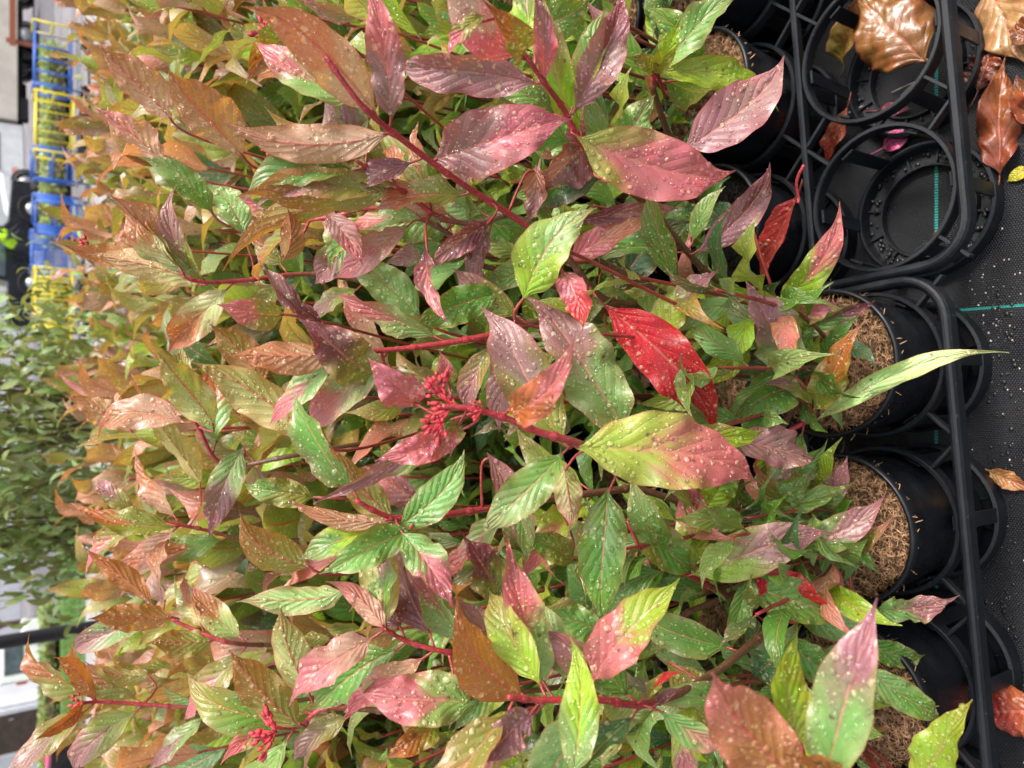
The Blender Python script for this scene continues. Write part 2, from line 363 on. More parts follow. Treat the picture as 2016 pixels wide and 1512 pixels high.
# ------------------------------------------------------------------ one leaf
PQ = (.82, 1.12); PM = (PQ[0] / sum(PQ)) ** PQ[0] * (PQ[1] / sum(PQ)) ** PQ[1]
def wprof(t):
    t = min(max(t, 0), 1)
    f = t ** PQ[0] * (1 - t) ** PQ[1] / PM
    return f * (1 - .45 * sm(.72, .97, t)) * (.35 + .65 * sm(0, .16, t))
def leaf(mb, B, T, N, W, c0, c1, und, fold=.25, arch=.06, bend=0., recurve=.12, wave=.12, curl=0., twist=0., nu=4, nv=9,
         split=.45, soft=.3, drops=0, dside=1, rng=random, pet=0, petc=(.35, .04, .04), quilt=0., edge=None, edgek=.5, hook=0.):
    A = T - B; L = A.length; ah = A / L
    N = (N - ah * N.dot(ah)).normalized(); S = ah.cross(N)
    def cen(t):
        return B + A * t + N * (arch * L * 4 * t * (1 - t) + recurve * L * (t - t ** 4)) + S * (bend * L * 4 * t * (1 - t) + hook * L * t ** 5)
    ph1, ph2 = rng.random() * 6.28, rng.random() * 6.28; kw1 = rng.uniform(1.2, 2.4)
    mo = (rng.random() * 5, rng.random() * 5)
    vs = []; tops = []; unds = []; uvs = []; mts = []; frames = []
    for j in range(nv + 1):
        t = j / nv; c = cen(t); d = (cen(min(1, t + .02)) - cen(max(0, t - .02))).normalized()
        s_ = (S - d * S.dot(d)).normalized(); n_ = s_.cross(d)
        if twist: q = Matrix.Rotation(twist * t, 3, d); s_ = q @ s_; n_ = q @ n_
        wd = max(W / 2 * wprof(t), .0006); frames.append((c, s_, n_, wd))
        for i in range(nu + 1):
            u = -1 + 2 * i / nu
            au = abs(u); fo = fold * (1 if u > 0 else .85)
            off = s_ * (u * wd * math.cos(fo)) + n_ * (au * wd * math.sin(fo) + wd * curl * u * u)
            off += n_ * (wave * wd * u * u * (math.sin(6.28 * kw1 * t + (ph1 if u > 0 else ph2)) + .45 * math.sin(6.28 * kw1 * 2.7 * t + ph2 * 2 + u * 2)))
            off += s_ * (   .018 * wd * u * math.sin(6.28 * 5.3 * t + ph1 * 4 + u))
            if quilt:
                pq = (t - .3 * au ** .85) * 8.5; off += n_ * (quilt * wd * (.5 - abs(pq % 1 - .5)) * (1 - au * .6) * min(1, au * 4))
            vs.append(c + off)
            vq = (t - .3 * au ** .85) * 8.5; fq = math.floor(vq); vt = (fq + sm(.25, .75, vq - fq) + .55 * math.sin(ph1 * 3 + fq * 2.3 + (2 if u > 0 else 0))) / 8.5 + .12
            k = sm(split - soft, split + soft, vt * .8 + t * .2 + .05 * math.sin(ph1 + 5 * u + 9 * t))
            tc_ = lerp3(c0, c1, k); uc_ = lerp3(und, c1, k * .55)
            if edge:
                ek = edgek * min(1, abs(u) ** 2.2 * .9 + sm(.6, 1, t) * .9); tc_ = lerp3(tc_, edge, ek); uc_ = lerp3(uc_, edge, ek)
            tops.append(tc_); unds.append(uc_)
            uvs.append((.5 + u / 2, t)); mts.append((mo[0] + u * wd, mo[1] + t * L))
    fs = []; n1 = nu + 1
    for j in range(nv):
        for i in range(nu):
            a = j * n1 + i; fs.append((a, a + 1, a + n1 + 1, a + n1))
    mb.add(vs, fs, tops, unds, uvs, mts, 0)
    if pet:   # stalk
        mb.tube([B - ah * pet, B + ah * L * .06], [.0016, .0013], 5, top=petc, mi=2 if drops or pet < 0 else 0)
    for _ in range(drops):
        t = rng.uniform(.06, .92); u = rng.uniform(-.85, .85); jf = t * nv; j = min(int(jf), nv - 1); fr = jf - j
        iu = (u + 1) / 2 * nu; i = min(int(iu), nu - 1); fu = iu - i
        a = j * n1 + i
        p = (vs[a] * (1 - fu) + vs[a + 1] * fu) * (1 - fr) + (vs[a + n1] * (1 - fu) + vs[a + n1 + 1] * fu) * fr
        ex = (vs[a + 1] - vs[a]); ey = (vs[a + n1] - vs[a]); nn = ex.cross(ey)
        if nn.length < 1e-9: continue
        nn = nn.normalized() * dside; ex = ex.normalized(); ey = nn.cross(ex)
        r = .0007 + .0027 * rng.random() ** 3
        if rng.random() < .03: r *= 1.5
        hz = r * rng.uniform(.5, .75); el = rng.uniform(1, 1.35)
        dv = [p + nn * hz]; df = []; K = 8
        for ri, (rr, zz) in enumerate(((.5, .85), (.86, .5), (1.0, -.05))):
            for k in range(K):
                an = 6.283 * k / K; dv.append(p + ex * (math.cos(an) * r * rr) + ey * (math.sin(an) * r * rr * el) + nn * (hz * zz))
        for k in range(K):
            k2 = (k + 1) % K; df.append((0, 1 + k, 1 + k2))
            for ri in (0, 1): df.append((1 + ri * K + k, 1 + (ri + 1) * K + k, 1 + (ri + 1) * K + k2, 1 + ri * K + k2))
        if dside < 0: df = [tuple(reversed(f)) for f in df]
        # outward winding
        a0, a1, a2 = (dv[q] for q in df[0])
        if (a1 - a0).cross(a2 - a0).dot(nn) < 0: df = [tuple(reversed(f)) for f in df]
        lc = (tops if dside > 0 else unds)[a]; lc = tuple(min(.9, x * 1.5 + .07) for x in lc); mb.add(dv, df, [lc] * len(dv), mi=1)  # drop colour is the leaf's, lightened to paint in focused light

# palette (real pigments)
C = dict(G=(.12, .30, .035), D=(.04, .14, .05), L=(.33, .50, .02), M=(.33, .14, .15), P=(.60, .14, .17), B=(.17, .03, .05),
         O=(.42, .12, .022), Y=(.24, .26, .03), R=(.62, .002, .02), C=(.55, .56, .22), K=(.60, .30, .24), E=(.24, .42, .11), W=(.48, .20, .12), F=(.55, .06, .02), V=(.40, .49, .04), Z=(.62, .74, .30))
NAMES = dict(G='green', D='dark green', L='lime green', M='mauve', P='pink', B='dark burgundy', O='orange brown', Y='olive', R='bright red', C='cream',
             K='pinkish cream', E='pale green', W='tan', F='fiery orange red', V='yellow green', Z='pale yellow green')
def jit(c, a=.18, rng=random):
    k = 1 + rng.uniform(-a, a); return tuple(max(.003, x * k * (1 + rng.uniform(-.12, .12))) for x in c)

# ------------------------------------------------------------------ generic plant: many stems, leaves green below and red above
def cr(pts, n=6):
    out = []
    for i in range(len(pts) - 1):
        p0 = pts[max(i - 1, 0)]; p1 = pts[i]; p2 = pts[i + 1]; p3 = pts[min(i + 2, len(pts) - 1)]
        for k in range(n):
            t = k / n; out.append(.5 * ((2 * p1) + (p2 - p0) * t + (2 * p0 - 5 * p1 + 4 * p2 - p3) * t * t + (3 * p1 - p0 - 3 * p2 + p3) * t ** 3))
    out.append(pts[-1].copy()); return out

def plant_meshes(seed, ztop, nst, spread, redness, dens=1.0, nv=8, lsize=1.0):
    rng = random.Random(seed); sb = MB(); lb = MB()
    for sidx in range(nst):
        a = rng.uniform(0, 6.28); r0 = rng.uniform(0, .03); r1 = spread * math.sqrt(rng.random()) 
        zt = ztop * rng.uniform(.72, 1.0)
        b0 = Vector((math.cos(a) * r0, math.sin(a) * r0, .29)); a += rng.uniform(-.4, .4)
        top = Vector((math.cos(a) * r1, math.sin(a) * r1, zt))
        mid = b0.lerp(top, .5) + Vector((math.cos(a), math.sin(a), 0)) * r1 * .22
        path = cr([b0, mid, top], 8)
        cols = [lerp3((.13, .05, .025), (.34, .03, .035), sm(.3, .8, i / len(path))) for i in range(len(path))]
        sb.tube(path, [.0045 * (1 - .55 * i / len(path)) for i in range(len(path))], 6, top=cols)
        Ls = sum((path[i + 1] - path[i]).length for i in range(len(path) - 1))
        nn = int(Ls / .043 * dens); ang = rng.uniform(0, 6.28)
        for k in range(nn):
            t = .1 + .9 * (k + .5) / nn; f = t * (len(path) - 1); i = min(int(f), len(path) - 2)
            p = path[i].lerp(path[i + 1], f - i); dr = (path[i + 1] - path[i]).normalized()
            ang += 2.4 + rng.uniform(-.4, .4)
            out = Vector((math.cos(ang), math.sin(ang), 0)); out = (out - dr * out.dot(dr)).normalized()
            tip = sm(.8, 1, t)
            el = rng.uniform(.15, .7) * (1 - tip) + rng.uniform(.7, 1.25) * tip + .25 * t
            d = out * math.cos(el) + dr * math.sin(el)
            L = lsize * rng.uniform(.10, .17) * (.75 + .5 * sm(.1, .6, t)) * (1 - .35 * tip)
            z = p.z / ztop; rr = redness * sm(.62, 1.0, z + rng.uniform(-.14, .14))
            if rng.random() < .05: rr = 1
            g = jit(rng.choice([C['D'], C['G'], C['G'], C['G'], C['E'], C['L']]), .25, rng); g2 = jit(rng.choice([(.36, .12, .025), C['M'], (.18, .24, .03), (.42, .18, .12), C['K'], C['P'], (.36, .12, .09), C['G'], C['G'], (.2, .26, .04), (.30, .36, .06), (.5, .26, .2)]), .22, rng)
            c0 = lerp3(g, g2, rr * .75); c1 = lerp3(lerp3(g, C['Y'], .1), lerp3(g2, (.50, .15, .03), .3), min(1, rr * 1.2))
            un = lerp3(jit(C['E'], .15, rng), jit(rng.choice([C['C'], C['K'], (.42, .42, .13), C['Y'], C['K'], (.48, .24, .12), C['C']]), .18, rng), min(1, rr * 1.2))
            pb = p + d * .012
            sb.tube([p, pb + d * .006], [.0018, .0013], 4, top=lerp3((.15, .2, .05), (.4, .04, .04), .3 + .7 * rr), cap=False)
            up = dr * math.cos(el) - out * math.sin(el)
            up = (up + Vector((rng.uniform(-.5, .5), rng.uniform(-.5, .5), rng.uniform(-.2, .2)))).normalized()
            leaf(lb, pb, pb + d * L, up, L * rng.uniform(.26, .37), c0, c1, un, fold=rng.uniform(.1, .55), arch=rng.uniform(-.04, .08),
                 recurve=rng.uniform(.05, .65), wave=rng.uniform(.15, .6), bend=rng.uniform(-.08, .08), twist=rng.uniform(-.8, .8), nu=4, nv=nv, rng=rng, hook=rng.uniform(-.15, .15), edge=rng.choice([(.5, .17, .04), (.5, .16, .04), C['P'], (.55, .12, .07)]), edgek=.75 * min(1, rr))
        # side shoots
    return sb, lb

# ------------------------------------------------------------------ pots
def pot_mesh():
    mb = MB(); r = .1275
    mb.lathe([(0, .012), (.096, .012), (.1, .018), (.119, .265), (.121, .272), (r - .004, .276), (r - .003, .300), (r, .304), (r + .0005, .317), (r - .001, .321), (r - .006, .322),
              (r - .0075, .318), (r - .009, .29), (r - .03, .05), (0, .05)], n=56)
    return mb.mesh('plant_pot', [M['pot']])
POT = pot_mesh()
def coir_mesh(seed):
    rng = random.Random(seed); mb = MB(); R0 = .113
    vs = [Vector((0, 0, .301))]; fs = []; K = 40
    for ri in range(1, 7):
        for k in range(K):
            a = 6.283 * k / K; r = R0 * ri / 6 * (1 + (rng.uniform(-.03, .03) if ri == 6 else 0)); vs.append(Vector((r * math.cos(a), r * math.sin(a), .299 + rng.uniform(-.003, .003) - (.004 if ri == 6 else 0))))
    for k in range(K):
        k2 = (k + 1) % K; fs.append((0, 1 + k, 1 + k2))
        for ri in range(5): fs.append((1 + ri * K + k, 1 + (ri + 1) * K + k, 1 + (ri + 1) * K + k2, 1 + ri * K + k2))
    mb.add(vs, fs, mi=0)
    for _ in range(2600):
        r = R0 * math.sqrt(rng.random()); a = rng.random() * 6.283; p = Vector((r * math.cos(a), r * math.sin(a), .300 + rng.uniform(0, .013)))
        h = rng.random() * 6.283; l = rng.uniform(.01, .035); kk = rng.uniform(-2.6, 2.6); pts = []; zc = rng.uniform(-.15, .35)
        for i in range(5):
            pts.append(p.copy()); p = p + Vector((math.cos(h), math.sin(h), zc * (1 - i * .5))) * (l / 4); h += kk / 4
        mb.tube(pts, rng.uniform(.0003, .0009), 3, mi=1, cap=False)
    for _ in range(7):
        a = rng.random() * 6.283; p = Vector((R0 * math.cos(a), R0 * math.sin(a), .303)); h = a + rng.uniform(-1.4, 1.4); pts = []
        for i in range(5):
            pts.append(p.copy()); p = p + Vector((math.cos(h), math.sin(h), .5 - i * .3)) * .006; h += rng.uniform(-.4, .4)
        mb.tube(pts, .0003, 3, mi=1, cap=False)
    return mb.mesh('coir_disc', [M['coirbase'], M['coir']])
COIR = coir_mesh(3)
def soil_mesh():
    rng = random.Random(5); mb = MB(); vs = [Vector((0, 0, .30))]; fs = []; K = 36
    for ri in range(1, 9):
        for k in range(K):
            a = 6.283 * k / K; r = .1195 * ri / 8; vs.append(Vector((r * math.cos(a), r * math.sin(a), .286 + rng.uniform(-.006, .006))))
    for k in range(K):
        k2 = (k + 1) % K; fs.append((0, 1 + k, 1 + k2))
        for ri in range(7): fs.append((1 + ri * K + k, 1 + (ri + 1) * K + k, 1 + (ri + 1) * K + k2, 1 + ri * K + k2))
    mb.add(vs, fs)
    for _ in range(150):
        r = .11 * math.sqrt(rng.random()); a = rng.random() * 6.28; s_ = rng.uniform(.003, .009)
        mb.box((r * math.cos(a), r * math.sin(a), .29 + rng.uniform(0, .006)), (s_, s_ * .6, s_ * .5), Matrix.Rotation(rng.random() * 6, 3, Vector((rng.random(), rng.random(), 1)).normalized()))
    return mb.mesh('compost', [M['soil']], smooth=False)
SOIL = soil_mesh()

def make_plant_meshes(seed, *a, **k):
    sb, lb = plant_meshes(seed, *a, **k)
    return sb.mesh('stems', [M['stem']]), lb.mesh('foliage', [M['leaf']])
# variants: low (front rows), medium, tall (rows behind)
LOW = [make_plant_meshes(s, .86, 10, .15, .25, dens=1.1, nv=10, lsize=.72) for s in (11, 12, 13, 14)]
MED = [make_plant_meshes(s, 1.06, 9, .17, .85, dens=.9, nv=9, lsize=.9) for s in (21, 22, 23)]
TALL = [make_plant_meshes(s, 1.25, 7, .19, .85, dens=.72, nv=10, lsize=1.32) for s in (31, 32, 33, 34, 35)]

# ------------------------------------------------------------------ trays
CELL = .28
def tray_thing(label, loc, rz, cols, rows, group):
    t = thing('pot_tray', label, 'pot tray', loc, rz, group)
    z = .19; Wd = cols * CELL; Dp = rows * CELL
    def rail(pts, wd, ht, z0, closed=True):
        mb = MB(); n = len(pts); prof = [(-wd / 2, -ht / 2), (wd / 2, -ht / 2), (wd / 2, ht / 2 - .008), (wd / 2 - .003, ht / 2 - .0025), (wd / 2 - .007, ht / 2), (-wd / 2 + .007, ht / 2), (-wd / 2 + .003, ht / 2 - .0025), (-wd / 2, ht / 2 - .008)]
        vs = []; fs = []; K = len(prof)
        for i in range(n):
            d = (pts[(i + 1) % n] - pts[i - 1]) if closed else (pts[min(i + 1, n - 1)] - pts[max(i - 1, 0)])
            d.normalize(); sd_ = Vector((d.y, -d.x, 0))
            for a, b_ in prof: vs.append(pts[i] + sd_ * a + Vector((0, 0, z0 + b_)))
        for i in range(n if closed else n - 1):
            j = (i + 1) % n
            for k in range(K): fs.append((i * K + k, i * K + (k + 1) % K, j * K + (k + 1) % K, j * K + k))
        mb.add(vs, fs); return mb
    x0, x1, y0, y1 = -CELL * .5, Wd - CELL * .5, -CELL * .5, Dp - CELL * .5; rc = .075; pts = []
    for cx, cy, a0 in ((x1 - rc, y0 + rc, -90), (x1 - rc, y1 - rc, 0), (x0 + rc, y1 - rc, 90), (x0 + rc, y0 + rc, 180)):
        for k in range(9): a = R(a0 + k * 11.25); pts.append(Vector((cx + rc * math.cos(a), cy + rc * math.sin(a), 0)))
    mb = rail(pts, .018, .030, z - .004)
    for r in range(1, rows):                                    # straight bar between the rows
        y = y0 + r * CELL; mb.box(((x0 + x1) / 2, y, z - .008), (x1 - x0 - .02, .012, .022), bev=.003)
    me = mb.mesh('rim_frame', [M['tray']], smooth=False); link('rim_frame', me, t)
    ring = MB(); rr = .129
    ring.lathe([(rr + .0035, z - .026), (rr + .0035, z - .002), (rr + .002, z), (rr - .0035, z), (rr - .005, z - .003), (rr - .004, z - .026)], n=56, closed=True)
    for k in range(6):                                          # posts down to the base cup
        a = R(30 + 60 * k); dx, dy = math.cos(a), math.sin(a)
        mtx = Matrix.Rotation(a, 3, 'Z')
        q0 = Vector((dx * (rr - .004), dy * (rr - .004), z - .02)); q1 = Vector((dx * .118, dy * .118, .035)); ax = (q1 - q0).normalized()
        tl = Matrix.Rotation(math.atan2(.007, .155), 3, 'Y')
        ring.box((q0 + q1) / 2, (.005, .026, (q1 - q0).length + .02), mtx @ tl.inverted(), bev=.001)
    RING = ring.mesh('cell_ring', [M['tray']], smooth=False)
    cup = MB()
    cup.lathe([(.128, .0), (.129, .036), (.124, .040), (.121, .036), (.119, .008), (.093, .007), (.090, .019), (.087, .019), (.087, .003), (.12, .001)], n=56, closed=True)
    for k in range(12):
        a = R(15 + 30 * k); cup.box((math.cos(a) * .105, math.sin(a) * .105, .0115), (.032, .003, .007), Matrix.Rotation(a, 3, 'Z'))
    CUP = cup.mesh('base_cup', [M['tray']], smooth=False)
    st = MB(); st.box((.128 * 1.0 + .033, 0, z - .012), (.068, .006, .018), bev=.001)
    STR = st.mesh('strut', [M['tray']], smooth=False)
    for r in range(rows):
        for c in range(cols):
            lo = (c * CELL, r * CELL, 0)
            link('cell_ring', RING, t, lo); link('base_cup', CUP, t, (lo[0], lo[1], .001))
            for q in range(4): link('strut', STR, t, lo).rotation_euler = (0, 0, R(45 + 90 * q))
    return t
ANG = R(5)
RT0 = Vector((.335, .715, .002)); LT0 = Vector((.035, .735, .002))
ca, sa = math.cos(ANG), math.sin(ANG)
tray_thing('black plastic pot tray with two empty front cells and fallen leaves in it', RT0, ANG, 4, 2, 'black carrying trays under the pots')
LCOLS = 4
LORG = LT0 - Vector((ca, sa, 0)) * CELL * (LCOLS - 1)
tray_thing('black plastic pot tray full of coir topped pots along the front edge', LORG, ANG, LCOLS, 2, 'black carrying trays under the pots')

# ------------------------------------------------------------------ the potted shrubs
SH = 'potted shrubs massed in rows on the black fabric'
roots = []
rg = random.Random(99)
LAB = {('L', 0, 0): 'potted shrub with coir disc in full view and a lime leaf over its rim',
       ('L', 1, 0): 'potted shrub left of the lime leaf one, its coir disc half hidden by green leaves',
       ('L', 2, 0): 'potted shrub at the lower corner with blurred leaves reaching close to the camera',
       ('L', 3, 0): 'potted shrub at the far left end of the front tray, mostly outside the photo',
       ('R', 0, 1): 'potted shrub with bare dark compost directly behind the lower empty tray cell',
       ('R', 1, 1): 'potted shrub with coir disc and large glossy pot behind the upper empty tray cell',
       ('L', 0, 1): 'potted shrub behind the one with the curling lime leaf, bright red leaf inside',
       ('L', 1, 1): 'potted shrub in the second row beside the bright red leaf, crimson flower cluster on top',
       ('L', 2, 1): 'potted shrub in the second row with pink and green leaves low down by the camera',
       ('R', 2, 1): 'potted shrub in the second row at the right hand end of the empty tray'}
def add_plant(pos, var, rz, label, coir, sc_=1.0, low=False):
    t = thing('potted_shrub', label, 'potted shrub', pos, 0, SH)
    link('plant_pot', POT, t); link('coir_disc' if coir else 'compost', COIR if coir else SOIL, t)
    s_, f_ = var
    so_ = link('stems', s_, t); fo_ = link('foliage', f_, t)
    for o in (so_, fo_): o.rotation_euler = (0, 0, rz); o.scale = (sc_, sc_, 1)
    return t
for row in range(0, 9):
    for side, cnt in (('R', 8), ('L', 8)):
        for c in range(cnt):
            if side == 'R':
                p = RT0 + Vector((ca, sa, 0)) * CELL * c + Vector((-sa, ca, 0)) * CELL * row
                if row == 0: 
                    continue
            else: p = LT0 - Vector((ca, sa, 0)) * CELL * c + Vector((-sa, ca, 0)) * CELL * row
            dep = p.y * .82
            lim = .52 * (p.y * .819 + .25) + .28
            if abs(p.x) > lim + (.05 if row > 1 else .1): continue
            if row < 2: var = LOW[(row * 3 + c * 2 + (side == 'R')) % 4]
            elif row == 2: var = MED[c % 3]
            else: var = TALL[(row + c * 2 + (side == 'R')) % 5]
            lab = LAB.get((side, c, row))
            if not lab:
                lab = ('red tipped shrub in a black pot deep in the dense mass behind the front rows' if row < 7 else
                       'red tipped shrub in the last rows of the bed, just in front of the background')
                if row < 2: lab = 'potted shrub at the very edge of the bed beside the photo border'
                if row == 2: lab = 'leafy red stemmed shrub in the third row, its pot hidden by leaves'
            jt = Vector((rg.uniform(-.012, .012), rg.uniform(-.012, .012), .0)) if row > 1 else Vector((0, 0, 0))
            p = p + jt; p.z = .012 if row < 2 else 0.004
            t = add_plant(p, var, rg.uniform(0, 6.28), lab, not (side == 'R' and c == 0 and row == 1), rg.uniform(.92, 1.08))
            roots.append((t, p, row))
def nearest_root(pt, rows=(0, 1, 2, 3, 4, 5, 6, 7, 8)):
    best = None
    for t, p, r in roots:
        if r not in rows: continue
        d = (p.x - pt.x) ** 2 + (p.y - pt.y) ** 2
        if best is None or d < best[0]: best = (d, t, p)
    return best[1], best[2]

# ------------------------------------------------------------------ hero stems
STEMS = [
 [(1480, 655, 1.22), (1300, 605, 1.10), (1190, 588, 1.03), (1110, 500, .97), (1000, 420, .92), (900, 355, .87), (775, 262, .80), (710, 205, .76), (640, 110, .73)],
 [(1480, 600, 1.20), (1385, 530, 1.10), (1290, 420, 1.0), (1205, 345, .93), (1140, 275, .87), (1110, 215, .84), (1070, 160, .80), (1025, 95, .77)],
 [(1540, 842, 1.18), (1400, 880, 1.0), (1240, 905, .84), (1130, 870, .77), (1060, 850, .755), (1000, 825, .74), (930, 805, .72), (870, 800, .71)],
 [(1190, 610, 1.06), (1070, 630, .97), (985, 655, .93), (880, 675, .90), (750, 690, .87), (650, 690, .84)],
 [(1250, 960, 1.05), (1060, 985, .95), (900, 1010, .88), (780, 1020, .84), (700, 985, .81)],
 [(1100, 1310, .95), (960, 1295, .87), (870, 1282, .83), (800, 1262, .82), (755, 1235, .80)],
 [(1500, 1250, 1.0), (1400, 1330, .88), (1280, 1385, .80), (1180, 1378, .75), (1060, 1378, .72), (1000, 1372, .70)],
 [(1000, 420, .93), (930, 440, .92), (860, 425, .9), (810, 385, .88), (775, 365, .86), (700, 315, .83)],
 [(940, 520, .98), (860, 445, .93), (740, 410, .92), (660, 425, .93), (570, 440, .96)],
 [(1480, 1200, 1.15), (1390, 1150, 1.05), (1330, 1120, 1.0), (1260, 1080, .97)],
 [(1600, 820, 1.15), (1560, 845, 1.14), (1500, 870, 1.15)],
 [(800, 570, 1.15), (620, 540, 1.1), (480, 552, 1.05), (405, 556, 1.02), (360, 545, 1.0)],
 [(560, 900, 1.2), (440, 915, 1.2), (390, 840, 1.15), (360, 800, 1.13)],
 [(760, 1400, .95), (640, 1395, .92), (590, 1430, .92), (540, 1432, .9)],
 [(480, 1400, 1.25), (330, 1390, 1.22), (200, 1382, 1.18), (160, 1385, 1.15)],
 [(520, 1270, 1.25), (440, 1262, 1.2), (330, 1215, 1.2), (300, 1190, 1.2)],
 [(500, 1070, 1.35), (390, 1040, 1.3), (290, 1025, 1.25), (250, 1018, 1.22)],
 [(1285, 175, 1.1), (1290, 140, 1.08), (1310, 190, 1.15)],
 [(900, 900, 1.2), (820, 940, 1.1), (640, 1380, 1.1)],
]
STEMS.pop()
stem_pts = []
for ln in STEMS:
    pts = cr([P(*q) for q in ln], 6)
    t, rp = nearest_root(pts[0], (0, 1) if ln[0][0] > 900 else (1, 2, 3, 4))
    # grow down to the pot it belongs to
    base = rp + Vector((random.uniform(-.03, .03), random.uniform(-.03, .03), .295)); mid = base.lerp(pts[0], .5) + Vector((0, 0, .02))
    full = cr([base, mid, pts[0]], 5)[:-1] + pts; n = len(full)
    r0 = .0062 if ln[0][0] > 1100 else .0048
    mb = MB()
    cols = [lerp3((.13, .055, .025), (.42, .022, .04), sm(.42, .62, i / n)) for i in range(n)]
    mb.tube(full, [r0 * (1 - .6 * i / n) for i in range(n)], 10, top=cols)
    for i in range(6, n - 2, 5):      # swollen nodes
        r = r0 * (1 - .6 * i / n); d = (full[i + 1] - full[i]).normalized()
        mb.tube([full[i] - d * .006, full[i] - d * .002, full[i] + d * .002, full[i] + d * .006], [r * .9, r * 1.28, r * 1.28, r * .9], 10, top=cols[i], cap=False)
    link('stem', mb.mesh('stem', [M['stem']], off=rp), t)
    stem_pts += [(q, t, rp, r0 * (1 - .6 * i / n)) for i, q in enumerate(full) if i > 5]

